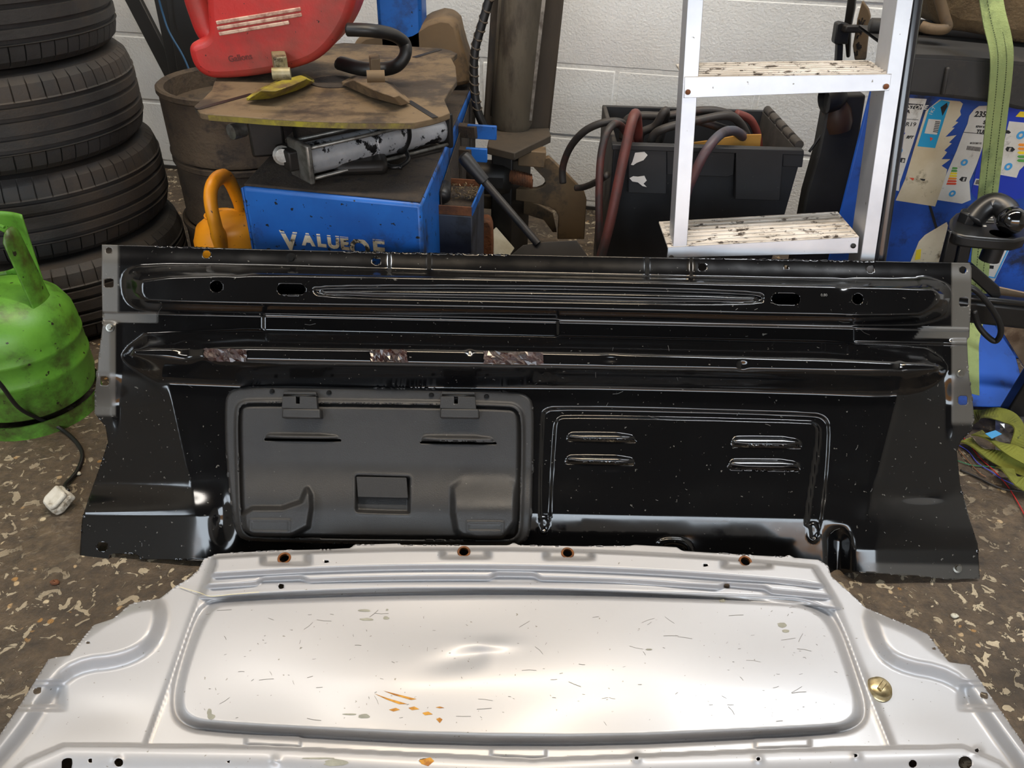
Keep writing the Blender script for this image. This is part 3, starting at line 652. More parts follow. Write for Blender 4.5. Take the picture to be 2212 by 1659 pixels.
defmat('worn_pink', (206, 178, 158), (150, 96, 84), rough=0.6, scale=60)
defmat('black_plastic', (24, 24, 25), (18, 18, 18), rough=0.5, scale=8)
defmat('cable_black', (20, 20, 20), rough=0.45)
defmat('plug_white', (200, 196, 184), (176, 170, 156), rough=0.5, scale=30, dirt=(110, 100, 84), dscale=25)

def tyre_mesh(R, W, name):
    """car tyre lying flat, bead hole through the middle, four grooves, cut shoulders"""
    hw = W / 2
    prof = [(R * .63, -hw * .80, 0), (R * .70, -hw * .98, 0), (R * .82, -hw * 1.0, 0), (R * .92, -hw * .93, 0), (R * .965, -hw * .80, 1), (R * .982, -hw * .62, 1), (R * .986, -hw * .52, 1)]
    for g in (-.44, -.17, .17, .44):
        gw = .055
        prof += [(R * .995, hw * (g - gw), 0), (R * .968, hw * (g - gw * .7), 0), (R * .968, hw * (g + gw * .7), 0), (R * .995, hw * (g + gw), 0)]
    prof += [(R * .986, hw * .52, 1), (R * .982, hw * .62, 1), (R * .965, hw * .80, 1), (R * .92, hw * .93, 0), (R * .82, hw * 1.0, 0), (R * .70, hw * .98, 0), (R * .63, hw * .80, 0)]
    P = 64; angs = []
    for k in range(P):
        for f, c in ((0, 0), (0.45, 0), (0.90, 0), (0.905, 1), (0.985, 1)): angs.append((2 * PI * (k + f) / P, c))
    vs = []; fs = []; n = len(prof)
    for a, c in angs:
        for i, (r, z, sh) in enumerate(prof):
            aa = a + (z / hw) ** 2 * 0.02 * (1 if z > 0 else -1); rr = r - (0.006 if c and sh else 0)
            vs.append((rr * math.cos(aa), rr * math.sin(aa), z + hw))
    m = len(angs)
    for k in range(m):
        for i in range(n - 1): fs.append((k * n + i, ((k + 1) % m) * n + i, ((k + 1) % m) * n + i + 1, k * n + i + 1))
    me = bpy.data.meshes.new(name); me.from_pydata(vs, [], fs); me.shade_smooth(); me.set_sharp_from_angle(angle=math.radians(28)); return me
tm = tyre_mesh(0.335, 0.214, 'tyre'); tm.materials.append(MT['rubber'])
txy = [(-1.262, 1.905), (-1.285, 1.925), (-1.29, 1.90), (-1.30, 1.895)]
tlab = ['worn black car tyre at the bottom of the stack behind the gas bottle', 'worn black car tyre second from the bottom of the stack beside the yellow can',
        'worn black car tyre second from the top of the stack', 'worn black car tyre on top of the stack in the corner']
for k in range(4):
    o = bpy.data.objects.new('car_tyre', tm); C.objects.link(o); o.location = (txy[k][0], txy[k][1], k * 0.2155); o.rotation_euler = (0, 0, 0.7 * k)
    tag(o, tlab[k], 'tyre', 'tyres stacked in the corner')

# gas bottle
gb = onZ(110, 938, 0.0); gdir = Vector((gb.x, gb.y, 0)).normalized(); GR = 0.136; gc = gb + gdir * GR
gas = thing('gas_bottle', 'green steel gas bottle with a torn collar beside the black panel', 'gas bottle', gc)
MB().lathe([(0.0001, 0.03), (GR * .8, .03), (GR * .95, .045), (GR, .075), (GR, .118), (GR * 1.012, .121), (GR * 1.012, .129), (GR, .132), (GR, .172), (GR * 1.012, .175), (GR * 1.012, .181), (GR, .184), (GR, .20), (GR * .975, .228), (GR * .88, .255), (GR * .68, .278), (GR * .4, .290), (GR * .2, .294), (0.0001, .295)], gc, seg=48).build('body', 'green_paint', gas, smooth=35)
MB().lathe([(GR * .98, .034), (GR * .98, .0), (GR * 1.0, .0), (GR * 1.0, .034)], gc, seg=40).build('foot_ring', 'green_paint', gas, smooth=35)
gt = gc + Vector((0, 0, .277))
MB().lathe([(.0001, .045), (.012, .045), (.012, .03), (.020, .03), (.022, .0), (.030, .0), (.032, -.004)], gt + Vector((-.055, -.02, 0)), seg=20).build('valve', 'green_paint', gas, smooth=35)
# collar: two curved shields standing on the shoulder, the right one split and bent
def collar(a0, a1, zlo, zhi, R0, lean, name, cut):
    vs = []; fs = []; na, nz = 18, 9
    for k in range(na + 1):
        t = k / na; a = a0 + (a1 - a0) * t
        for j in range(nz + 1):
            s = j / nz; zt = zhi * (1 - cut * abs(2 * t - 1) ** 2.5); z = zlo + (zt - zlo) * s; r = R0 + lean * s
            vs.append(gc + Vector((r * math.cos(a), r * math.sin(a), z)))
    for k in range(na):
        for j in range(nz):
            fs.append((k * (nz + 1) + j, (k + 1) * (nz + 1) + j, (k + 1) * (nz + 1) + j + 1, k * (nz + 1) + j + 1))
    o = MB().add(vs, fs).build(name, 'green_paint', gas, smooth=True); m = o.modifiers.new('thick', 'SOLIDIFY'); m.thickness = 0.003; return o
# rear shield with a round hand hole
vs = []; fs = []; na, nz = 40, 16; a0, a1 = math.radians(60), math.radians(200); idx = {}
for k in range(na + 1):
    for j in range(nz + 1):
        a = a0 + (a1 - a0) * k / na; z = .252 + .165 * j / nz; u = (a - math.radians(112)) * .085; v = z - .332
        d = math.hypot(u / .045, v / .05)
        if d < 1 and d > 1e-6:
            a = math.radians(112) + u / d / .085; z = .332 + v / d
        vs.append(gc + Vector(((.104 + .03 * (z - .25)) * math.cos(a), (.104 + .03 * (z - .25)) * math.sin(a), z))); idx[k, j] = (len(vs) - 1, d < 0.999)
for k in range(na):
    for j in range(nz):
        q = [idx[k, j], idx[k + 1, j], idx[k + 1, j + 1], idx[k, j + 1]]
        if not all(x[1] for x in q): fs.append(tuple(x[0] for x in q))
o = MB().add(vs, fs).build('collar_shield', 'green_paint', gas, smooth=True); m = o.modifiers.new('thick', 'SOLIDIFY'); m.thickness = 0.003
collar(math.radians(-20), math.radians(14),   .240, .432, .106, -.016, 'torn_collar_strip', .05)
MB().tube(smoothpath([gc + Vector((.076, .00, .43)), gc + Vector((.045, .01, .437)), gc + Vector((.02, .02, .434))]), .003, 6).build('collar_rim', 'green_paint', gas)
MB().sphere(gc + Vector((.108, -.02, .250)), .009, 12, 8).build('collar_rivet', 'green_paint', gas, smooth=True)

# plug on a cord
pl0 = onZ(128, 1080, 0.018)
plug = thing('mains_plug', 'dirty white mains plug on a black cord lying on the concrete', 'plug', onZ(128, 1085, 0))
R = Matrix.Rotation(math.radians(-38), 3, 'Z') @ Matrix.Rotation(math.radians(28), 3, 'X')
m = MB(); hexa = [(-.024, -.012), (-.016, -.024), (.016, -.024), (.024, -.012), (.022, .022), (-.022, .022)]
m.prism([pl0 + R @ Vector((a, b, -.010)) for a, b in hexa], R @ Vector((0, 0, .016))).build('body', 'plug_white', plug, bevel=.004)
MB().prism([pl0 + R @ Vector((a * .86, b * .86, .006)) for a, b in hexa], R @ Vector((0, 0, .010))).build('cover', 'plug_white', plug, bevel=.004)
cordp = [onZ(-40, 790, .22), onZ(0, 829, .18), onZ(40, 880, .10), onZ(85, 905, .04), onZ(130, 925, .008), onZ(165, 955, .005), onZ(178, 985, .005), onZ(165, 1020, .005), onZ(141, 1048, .012), pl0 + R @ Vector((0, .022, 0))]
MB().tube(smoothpath(cordp, 7), .0042, 8).build('cord', 'cable_black', plug, smooth=True)

# three rusty steel wheels stacked behind
wc = onZ(505, 310, 0.40); wc = Vector((wc.x, 2.12, 0))
wl = ['brown dirty steel wheel at the bottom of the stack behind the yellow can', 'brown dirty steel wheel in the middle of the stack behind the tyre machine', 'brown dirty steel wheel on top of the stack behind the red can']
for k in range(3):
    z = 0.005 + .178 * k; R_ = .205
    t = thing('steel_wheel', wl[k], 'wheel', (wc.x + (-.006, .004, 0)[k], wc.y, z), 'steel wheels stacked behind the tyre machine')
    q = Vector(t.location)
    MB().lathe([(R_ * .95, .0), (R_ * .985, .002), (R_ * .99, .010), (R_ * .975, .016), (R_ * .975, .155), (R_ * 1.0, .160), (R_ * 1.0, .172), (R_ * .97, .176), (R_ * .90, .170), (R_ * .88, .12), (R_ * .88, .05), (R_ * .92, .01), (R_ * .95, 0)], q, seg=40).build('rim', 'wheel_brown', t, smooth=40)
    MB().lathe([(R_ * .90, .125), (R_ * .75, .115), (R_ * .55, .132), (R_ * .35, .128), (R_ * .2, .11), (R_ * .2, .10), (R_ * .35, .118), (R_ * .55, .122), (R_ * .75, .105), (R_ * .90, .115)], q, seg=32).build('disc', 'wheel_brown', t, smooth=40)

# yellow watering can
yc = Vector((-.675, 1.69, 0))
wcan = thing('watering_can', 'yellow plastic watering can with a big loop handle beside the blue machine', 'watering can', yc)
YR = .092; yT = .32
MB().lathe([(.0001, .004), (YR * .94, .0), (YR * .97, .01), (YR * 1.0, yT - .055), (YR * 1.02, yT - .05), (YR * 1.02, yT - .038), (YR * .99, yT - .032), (YR * .9, yT - .008), (YR * .7, yT + .006), (YR * .4, yT + .010), (.0001, yT + .012)], yc, seg=40).build('body', 'yellow_plastic', wcan, smooth=40)
hp = [yc + Vector((.0, -.080, yT - .04)), yc + Vector((-.006, -.083, yT + .03)), yc + Vector((-.010, -.07, yT + .085)), yc + Vector((-.006, -.04, yT + .112)), yc + Vector((.0, .02, yT + .10)), yc + Vector((.004, .055, yT + .03)), yc + Vector((.004, .06, yT - .01))]
hs_ = smoothpath(hp, 6); MB().tube(hs_, [.021 if i < 5 else .0175 for i in range(len(hs_))], 12, flat=.8).build('handle', 'yellow_plastic', wcan, smooth=True)
MB().lathe([(.038, .0), (.040, .006), (.036, .006), (.033, .001)], yc + Vector((-.030, .020, yT + .004)), seg=24).build('filler_rim', 'yellow_plastic', wcan, smooth=40)
MB().lathe([(.034, .003), (.0001, .003)], yc + Vector((-.030, .020, yT + .003)), seg=20).build('filler_opening', 'wheel_brown', wcan)

# red fuel can standing on the turntable
jz = .6415
jy = onZ(480, 175, jz).y
jp = Plane((0, jy, 0), (0, -1, 0))
jr = onZ(560, 165, jz)
jer = thing('fuel_can', 'dirty red plastic fuel can standing on the turntable of the blue machine', 'fuel can', (jr.x, jy + .07, jz))
outl = chaikin([(445, -150), (442, -20), (447, 50), (446, 84), (412, 92), (403, 108), (417, 150), (445, 170), (480, 173), (560, 166), (645, 148), (692, 128), (732, 84), (756, 40), (772, -15), (784, -150)], 2)
MB().prism([jp.at(x, y) for x, y in outl], (0, .15, 0)).build('body', 'red_plastic', jer, bevel=.022, seg=4)
hnd = [jp.at(x, y) + Vector((0, .075, 0)) for x, y in ((444, -150), (400, -120), (384, -60), (394, 0), (408, 45), (422, 80), (440, 100))]
MB().tube(smoothpath(hnd, 5), .026, 14, flat=1.0).build('handle', 'red_plastic', jer, smooth=True)
for (xa, ya), (xb, yb) in (((468, 49), (650, 19)), ((470, 61), (652, 31)), ((474, 73), (625, 48))):
    MB().bar(jp.at(xa, ya) - Vector((0, .001, 0)), jp.at(xb, yb) - Vector((0, .001, 0)), .006, .007).build('raised_bar', 'worn_pink', jer, bevel=.0015)
a = jp.at(495, 134) - Vector((0, .0003, 0)); text('embossed_text', 'Gallons', pm('emboss_dark', (96, 36, 32), rough=.6), a, jp.at(530, 129) - jp.at(495, 134), jp.at(495, 120) - jp.at(495, 134), .017, jer, ext=.0008, bold=.0003)

# dark strips leaning in the corner behind
for k, (pa, pb, wd, lab) in enumerate((((300, 20), (375, 165), .055, 'black flat bar leaning on the wall beside the tyre stack'), ((345, -30), (382, 150), .05, 'black bar leaning upright behind the red can handle'), ((392, -30), (418, 150), .11, 'wide black plank leaning on the wall behind the red can'))):
    a = wallp.at(*pa, .16 + .025 * k); b = wallp.at(*pb, .20 + .03 * k); d = (b - a).normalized(); b = b + d * ((0.004 - b.z) / d.z)
    tag(MB().bar(a - d * .25, b, wd, .018, wn).build('leaning_bar', 'black_plastic', bevel=.003), lab, 'bar')
tag(MB().tube(smoothpath([wallp.at(338, -20, .27), wallp.at(352, 30, .27), wallp.at(366, 70, .28), wallp.at(395, 120, .29), wallp.at(412, 160, .30)], 6), .0035, 8).build('thin_cable', pm('blue_cable', (44, 84, 120), rough=.5), smooth=True), 'thin blue cable hanging in front of the leaning black bars', 'cable')
# ------------------------------------------------------------------ tyre changing machine
defmat('machine_blue', (24, 96, 178), (18, 76, 150), rough=0.45, scale=4, dirt=(34, 42, 56), dscale=5, dlo=0.52, dhi=0.64, speck=(18, 22, 30), sscale=70, slo=0.655)
defmat('grime', (60, 50, 40), (44, 37, 31), rough=0.9, scale=9, dirt=(34, 29, 26), dscale=30, bump=0.002, bscale=120, speck=(120, 108, 88), sscale=200, slo=0.72)
defmat('plate_steel', (112, 94, 70), (90, 75, 56), rough=0.72, scale=5, dirt=(58, 48, 38), dscale=5, dlo=0.48, dhi=0.58, metal=0.15, speck=(60, 50, 40), sscale=120, slo=0.70, bump=.001, bscale=80)
defmat('plate_edge', (164, 156, 132), (120, 110, 60), rough=0.5, scale=14, dirt=(60, 52, 38), dscale=18, metal=.4)
defmat('yellow_worn', (150, 140, 34), (110, 96, 44), rough=.6, scale=24, dirt=(88, 70, 46), dscale=16, dlo=.45, dhi=.6)
defmat('tan_steel', (104, 84, 58), (86, 70, 50), rough=.7, scale=5, dirt=(64, 54, 42), dscale=8)
defmat('dark_steel', (40, 36, 33), (28, 26, 24), rough=.5, scale=14, metal=.3)
defmat('cyl_alu', (190, 192, 196), (160, 162, 166), rough=.34, metal=.35, scale=10, dirt=(22, 22, 24), dscale=26, dlo=.54, dhi=.57)
defmat('bright_steel', (140, 138, 132), (92, 88, 82), rough=.4, metal=.7, scale=40)
defmat('rust', (110, 66, 38), (70, 46, 32), rough=.9, scale=22, bump=.002, bscale=90)
defmat('letter_cream', (222, 206, 178), (196, 176, 146), rough=.6, scale=40, dirt=(58, 46, 32), dscale=40, dlo=.58, dhi=.66)
defmat('letter_grimy', (200, 182, 152), (160, 140, 112), rough=.6, scale=40, dirt=(44, 38, 26), dscale=34, dlo=.52, dhi=.56)
CZ = .50
FL, FR, BRr = onZ(521, 400, CZ), onZ(910, 437, CZ), onZ(1023, 178, CZ)
FLs = onZ(501, 414, CZ)
dep = BRr - FR; BLr = FL + dep * .9 + Vector((-.02, 0, 0))
tc_ = thing('tyre_changer', 'blue tyre changing machine with a dirty steel turntable and cream lettering', 'tyre changer', ((FL + FR) / 2 + dep / 2) * 1.0)
tc_.location.z = 0; tc_.children
def down(p, z): return Vector((p.x, p.y, z))
ring = [FL, FR, BRr, BLr]
side = [onZ(499, 415, CZ) + Vector((0, .03, 0))]
MB().box8([down(p, 0.0) for p in ring] + [down(p, CZ - .004) for p in ring]).build('cabinet', 'machine_blue', tc_, bevel=.008)
MB().box8([down(p, CZ - .004) + (tc_.location - down(p, 0)).normalized() * .006 for p in ring] + [down(p, CZ + .001) + (tc_.location - down(p, 0)).normalized() * .008 for p in ring]).build('cabinet_top', 'grime', tc_, bevel=.002)
# rear half of the right flank is caked in dirt
fd = (FR - FL).normalized(); sdv = (BRr - FR).normalized(); so = Vector((sdv.y, -sdv.x, 0)) * .003
q = [FR + sdv * .22 + so, BRr + so]
MB().prism([down(q[0], .0), down(q[1], .0), down(q[1], CZ - .01), down(q[0], CZ - .06)], so.normalized() * .002).build('caked_flank', 'grime', tc_)
# narrow return on the left of the front
lp = [FL + Vector((-.001, .004, 0)), onZ(500, 416, CZ) + Vector((0, .05, 0))]
MB().prism([down(lp[0], 0), down(lp[1], 0), down(lp[1], CZ - .01), down(lp[0], CZ - .006)], Vector((.012, .02, 0))).build('corner_return', 'machine_blue', tc_, bevel=.002)
# lettering on the front
fp = Plane(FL, (fd.y, -fd.x, 0))
def letter(ch, x, y, size, mat, sh=-.18, xs=1.0):
    """y: baseline pixel"""
    o = fp.at(x, y, .0006); return text('letter', ch, mat, o, fd, (0, 0, 1), size, tc_, ext=.0005, shear=.0, bold=.0019, xs=xs)
for ch, x, y, s, xs, mt in (('V', 612, 538, .058, .95, 'letter_cream'), ('A', 655, 528, .036, 1.0, 'letter_cream'), ('L', 686, 531, .036, 1.0, 'letter_cream'), ('U', 709, 534, .036, 1.0, 'letter_cream'), ('E', 736, 537, .036, 1.0, 'letter_grimy'), ('O', 757, 553, .056, .95, 'letter_grimy'), ('E', 806, 556, .056, .95, 'letter_grimy')):
    letter(ch, x, y, s, mt, xs=xs)
# thin blue lines striking through the tops of the letters
for ya, yb in ((497, 517), (502, 522)):
    MB().prism([fp.at(606, ya, .0018), fp.at(860, yb, .0018), fp.at(860, yb + 1.8, .0018), fp.at(606, ya + 1.8, .0018)], fp.n * .0002).build('stripe', 'machine_blue', tc_)

# turntable
PZ = .64
tt = [(419, 229), (432, 243), (449, 246), (504, 250), (580, 256), (668, 261), (772, 264), (895, 264), (928, 257), (951, 251), (972, 243), (960, 215), (972, 194), (987, 173), (984, 143), (975, 125), (988, 115), (975, 109), (956, 104), (883, 100), (743, 92), (560, 118), (468, 165), (462, 178), (457, 194), (439, 212)]
tts = tt[:]
tur = MB().prism([onZ(x, y, PZ) for x, y in tts], (0, 0, -.013)).build('turntable', 'plate_steel', tc_, bevel=.002)
# worn bright rim with yellow paint left on it
e = MB()
for i in range(2, 7):
    a, b = onZ(*tts[i], PZ) - Vector((0, 0, .002)), onZ(*tts[i + 1], PZ) - Vector((0, 0, .002)); nrm = (b - a).cross(Vector((0, 0, 1))).normalized() * .0008
    e.add([a + nrm, b + nrm, b + nrm + Vector((0, 0, -.010)), a + nrm + Vector((0, 0, -.010))], [(0, 1, 2, 3)])
e.build('worn_rim', 'yellow_worn', tc_)
cen = onZ(722, 178, PZ)
for (xa, ya), (xb, yb) in (((426, 236), (545, 203)), ((940, 254), (882, 218)), ((950, 107), (895, 124))):
    a, b = onZ(xa, ya, PZ + .0004), onZ(xb, yb, PZ + .0004); MB().bar(a, b, .013, .0012).build('slide_slot', 'dark_steel', tc_)
MB().lathe([(.05, 0), (.05, .002), (.0001, .002)], cen + Vector((0, 0, 0)), seg=30).build('centre_cap', 'grime', tc_)
MB().lathe([(.16, -.045), (.16, -.013), (.0001, -.013)], cen, seg=36).build('turntable_hub', 'dark_steel', tc_, smooth=40)
MB().cyl(down(cen, CZ), down(cen, PZ - .04), .10, 30).build('spindle', 'grime', tc_, smooth=40)
# gripping jaws
def jaw(base, top, claw, name, mat, mclaw):
    j = MB().prism([onZ(x, y, PZ + .001) for x, y in base], (0, 0, .006)); P = [onZ(x, y, PZ + .007) for x, y in base]; T = [onZ(x, y, PZ + .030) for x, y in top]
    n = len(P); j.add(P + T, [(i, (i + 1) % n, n + (i + 1) % n, n + i) for i in range(n)] + [tuple(range(n, 2 * n))])
    o = j.build(name, mat, tc_, bevel=.002)
    m = MB(); m.prism([onZ(x, y, PZ + .02) for x, y in claw], (0, 0, .045)); c0 = sum((onZ(x, y, PZ + .064) for x, y in claw), Vector()) / len(claw)
    m.build('jaw_claw', mclaw, o, bevel=.002)
    MB().tube([c0 + Vector((-.016, -.004, .006)), c0 + Vector((.016, .002, .006))], .011, 12).build('claw_tip', mclaw, o, smooth=40)
    return o
jaw([(532, 217), (560, 198), (600, 178), (660, 165), (680, 178), (640, 196), (585, 213)], [(563, 195), (585, 182), (612, 172), (650, 162), (664, 170), (632, 184), (596, 197)], [(592, 160), (622, 158), (626, 172), (598, 176)], 'clamp_jaw', 'yellow_worn', 'plate_edge')
jaw([(738, 182), (765, 168), (800, 170), (850, 185), (886, 222), (866, 228), (800, 210)], [(762, 172), (780, 164), (805, 168), (838, 180), (862, 205), (850, 210), (806, 194)], [(800, 168), (822, 166), (824, 176), (804, 178)], 'clamp_jaw', 'plate_steel', 'tan_steel')
# pneumatic cylinder under the table
ca, cb = onZ(655, 345, .545), onZ(948, 276, .545)
cyl_ = MB().tube([ca, ca.lerp(cb, .45), ca.lerp(cb, .455), ca.lerp(cb, .465), ca.lerp(cb, .47), cb], [.031, .031, .029, .029, .031, .031], 24).build('air_cylinder', 'cyl_alu', tc_, smooth=40)
ax = (cb - ca).normalized(); Rm = ax.to_track_quat('X', 'Z').to_matrix()
MB().box(ca - ax * .005, (.012, .078, .078), Rm).build('end_plate', 'bright_steel', cyl_, bevel=.004)
MB().box(cb + ax * .006, (.012, .076, .076), Rm).build('end_plate', 'dark_steel', cyl_, bevel=.004)
for dy, dz in ((-.03, -.03), (-.03, .03), (.03, -.03), (.03, .03)): MB().cyl(ca + Rm @ Vector((-.004, dy, dz)), cb + Rm @ Vector((.012, dy, dz)), .004, 8).build('tie_rod', 'bright_steel', cyl_, smooth=True)
pb_ = onZ(608, 338, .545); MB().lathe([(.019, 0), (.019, .022), (.013, .024), (.013, .034), (.0001, .034)], pb_ + Vector((0, .01, 0)), (.25, -.9, .25), 16).build('pivot_bolt', 'bright_steel', tc_, smooth=40)
MB().bar(pb_ + Vector((0, .025, 0)), ca - ax * .01, .04, .04).build('pivot_block', 'dark_steel', tc_, bevel=.004)
bk = onZ(535, 290, .565); MB().box(bk + Vector((.02, .06, -.005)), (.07, .12, .085), Matrix.Rotation(.3, 3, 'Z')).build('slide_block', 'dark_steel', tc_, bevel=.006)
MB().lathe([(.016, -.02), (.016, .01), (.009, .012), (.0001, .012)], onZ(508, 283, .565), (-.6, -.8, 0), 14).build('slide_bolt', 'bright_steel', tc_, smooth=40)
hz = smoothpath([onZ(882, 268, .605), onZ(884, 300, .56), onZ(870, 325, .53), onZ(835, 322, .52), onZ(822, 340, .516), onZ(850, 362, .512), onZ(882, 345, .520), onZ(866, 318, .53), onZ(828, 330, .524), onZ(830, 355, .514), onZ(868, 362, .512)], 7)
MB().tube(hz, .0048, 8).build('air_hose', 'cable_black', tc_, smooth=True)
MB().box(onZ(775, 360, .515) + Vector((0, .02, 0)), (.11, .08, .03), Matrix.Rotation(.2, 3, 'Z')).build('junction_block', 'dark_steel', tc_, bevel=.012)
# tilting tower foot and column behind the turntable
ty = 2.22
tp = Plane((0, ty, 0), (0, -1, 0))
MB().prism([tp.at(x, y) for x, y in chaikin([(735, 200), (750, 120), (775, 78), (820, 70), (872, 78), (938, 36), (985, 42), (998, 100), (1012, 140), (1020, 195)], 1)] , (0, .16, 0)).build('tower_foot', 'tan_steel', tc_, bevel=.012)
MB().box8([Vector((tp.at(x, 60).x, ty + b, z)) for z in (.60, 1.35) for x, b in ((816, .0), (912, .0), (912, .12), (816, .12))]).build('tower_column', 'machine_blue', tc_, bevel=.01)
for k in range(4): MB().lathe([(.02, 0), (.025, .012), (.02, .024)], Vector((tp.at(926, 50).x, ty + .05, .86 + .026 * k)), seg=14).build('bellows_ring', 'cable_black', tc_, smooth=True)
# tray box bolted to the right side
BZ = .40
bq = [onZ(930, 452, BZ), onZ(1020, 458, BZ), onZ(1046, 398, BZ), onZ(955, 392, BZ)]
tray = MB().box8([down(p, 0.05) for p in bq] + [down(p, BZ - .01) for p in bq]).build('side_box', pm('box_steel', (58, 62, 72), (44, 46, 54), rough=.6, scale=6, dirt=(30, 28, 28), dscale=9), tc_, bevel=.003)
cq = sum(bq, Vector()) / 4
for i in range(4):
    a, b = bq[i], bq[(i + 1) % 4]; MB().bar(a + (cq - a) * .03, b + (cq - b) * .03, .004, .02).build('box_lip', 'machine_blue' if i == 1 else 'rust', tray)
MB().box8([p + Vector((0, 0, -.012)) for p in [x + (cq - x) * .06 for x in bq]] + [p + Vector((0, 0, -.006)) for p in [x + (cq - x) * .06 for x in bq]]).build('box_dirt', 'grime', tray)
m = MB()
for k in range(90):
    u, v = random.uniform(.25, .95), random.uniform(.45, .95); p = bq[0].lerp(bq[1], u).lerp(bq[3].lerp(bq[2], u), v) + Vector((0, 0, random.uniform(-.004, .006)))
    d = Vector((random.gauss(0, 1), random.gauss(0, 1), random.gauss(0, .4))).normalized(); m.bar(p, p + d * random.uniform(.003, .010), .0016, .0016)
o = m.build('metal_swarf', pm('swarf', (150, 130, 100), (110, 90, 66), rough=.4, metal=.6), tray); o['kind'] = 'stuff'
kn = onZ(955, 425, BZ + .02); MB().tube([kn + Vector((.004, .04, .012)), kn + Vector((0, .0, 0)), kn + Vector((-.001, -.008, -.002))], [.014, .019, .012], 14).build('pedal_knob', 'cable_black', tray, smooth=True)
# blue brackets on the right flank
for x, y, z, wd in ((1040, 293, .47, .075), (1028, 343, .42, .055)):
    p = onZ(x, y, z) + Vector((0, .03, 0)); MB().box(p, (wd, .01, .035), Matrix.Rotation(-.1, 3, 'Z')).build('bracket', 'machine_blue', tc_, bevel=.002)
    MB().bar(p + Vector((-.01, 0, 0)), p + Vector((-.12, .06, -.01)), .03, .03).build('bracket_arm', 'grime', tc_, bevel=.002)
# black hose end and strap lying on the turntable
st = [onZ(x, y, z) for x, y, z in ((752, 64, .76), (800, 66, .76), (845, 74, .745), (872, 92, .725), (876, 116, .705), (862, 138, .685), (838, 148, .672), (800, 150, .668), (770, 146, .666), (735, 136, .664))]
tag(MB().tube(smoothpath(st, 6), .017, 12, flat=.75).build('rubber_hose', 'cable_black', smooth=True), 'bent piece of black rubber hose lying on the steel turntable', 'hose')
# ------------------------------------------------------------------ behind the machine: helper column, bead breaker
yq = 2.26; cp = Plane((0, yq, 0), (0, -1, 0))
defmat('column_brown', (66, 56, 44), (48, 42, 34), rough=.75, scale=6, dirt=(40, 35, 30), dscale=7, stretch=(1, 1, .35), bump=.001, bscale=60)
defmat('channel_grey', (92, 84, 70), (70, 64, 54), rough=.6, scale=9, dirt=(56, 48, 38), dscale=7, stretch=(1, 1, .3))
MB().prism([cp.at(x, y) for x, y in ((1066, -70), (1226, -70), (1187, 290), (1042, 290))], (0, .10, 0)).build('helper_column', 'column_brown', tc_, bevel=.006)
ca_, cb_ = cp.at(1136, -70, .03), cp.at(1106, 262, .03)
MB().tube([ca_, cb_, cb_ + (cb_ - ca_).normalized() * .02, cb_ + (cb_ - ca_).normalized() * .03], [.058, .058, .050, .02], 20, flat=.8, up=(0, 1, 0)).build('column_channel', 'channel_grey', tc_, smooth=40)
MB().tube([cp.at(1096, -70, .025), cp.at(1072, 250, .025)], .018, 10).build('column_bead', 'channel_grey', tc_, smooth=True)
MB().bar(cp.at(1182, -70, .03), cp.at(1145, 255, .03), .010, .05, (0, 1, 0)).build('slide_rail', 'bright_steel', tc_)
MB().prism([onZ(x, y, .40) for x, y in ((1052, 316), (1112, 330), (1190, 292), (1186, 276), (1060, 280))], (0, 0, -.022)).build('base_plate', 'column_brown', tc_, bevel=.003)
MB().box8([onZ(x, y, .378).xy.to_3d() + Vector((0, 0, z)) for z in (0, .378) for x, y in ((1062, 322), (1108, 326), (1150, 300), (1075, 292))]).build('pedestal', 'dark_steel', tc_, bevel=.004)
MB().tube(smoothpath([cp.at(1068, -40, .06), cp.at(1045, 40, .07), cp.at(1026, 110, .08), cp.at(1024, 180, .09), cp.at(1032, 240, .10), cp.at(1050, 280, .10)], 6), .012, 10).build('spiral_wrapped_cable', 'cable_black', tc_, smooth=True)
sp0 = smoothpath([cp.at(1068, -40, .06), cp.at(1045, 40, .07), cp.at(1026, 110, .08), cp.at(1024, 180, .09), cp.at(1032, 240, .10)], 24)
hx = []
for i, p in enumerate(sp0):
    a = i * .95; hx.append(p + Vector((math.cos(a) * .012, math.sin(a) * .012, math.sin(a) * .006)))
MB().tube(hx, .0028, 6).build('cable_wrap', 'column_brown', tc_, smooth=True)
bp2 = Plane((0, 2.12, 0), (0, -1, 0))
arm = [(1143, 352), (1186, 340), (1225, 377), (1262, 416), (1267, 432), (1262, 517), (1204, 517), (1207, 468), (1200, 455), (1186, 447), (1159, 440), (1110, 432), (1010, 420), (1000, 408), (1159, 409), (1172, 404), (1179, 396), (1176, 386)]
MB().prism([bp2.at(x, y) for x, y in arm], (0, .022, 0)).build('breaker_arm', 'tan_steel', tc_, bevel=.002)
arm2 = [(1000, 432), (1110, 437), (1160, 455), (1195, 475), (1204, 517), (1195, 517), (1175, 490), (1110, 470), (1000, 462)]
MB().prism([bp2.at(x, y) + Vector((0, .05, 0)) for x, y in arm2], (0, .02, 0)).build('breaker_arm_back', 'tan_steel', tc_, bevel=.002)
sa, sb = bp2.at(1100, 380, .02), bp2.at(1150, 392, .02); hx = []
for i in range(120):
    t = i / 119; a = t * 2 * PI * 14; p = sa.lerp(sb, t); hx.append(p + Vector((0, math.cos(a) * .018, math.sin(a) * .018)))
MB().tube(hx, .0028, 6).build('return_spring', 'rust', tc_, smooth=True)
MB().bar(bp2.at(1120, 335, .01), bp2.at(1178, 340, .01), .05, .045).build('pivot_lug', 'tan_steel', tc_, bevel=.003)
MB().bar(bp2.at(1000, 380), bp2.at(1110, 385), .09, .09).build('breaker_cylinder', 'dark_steel', tc_, bevel=.03)
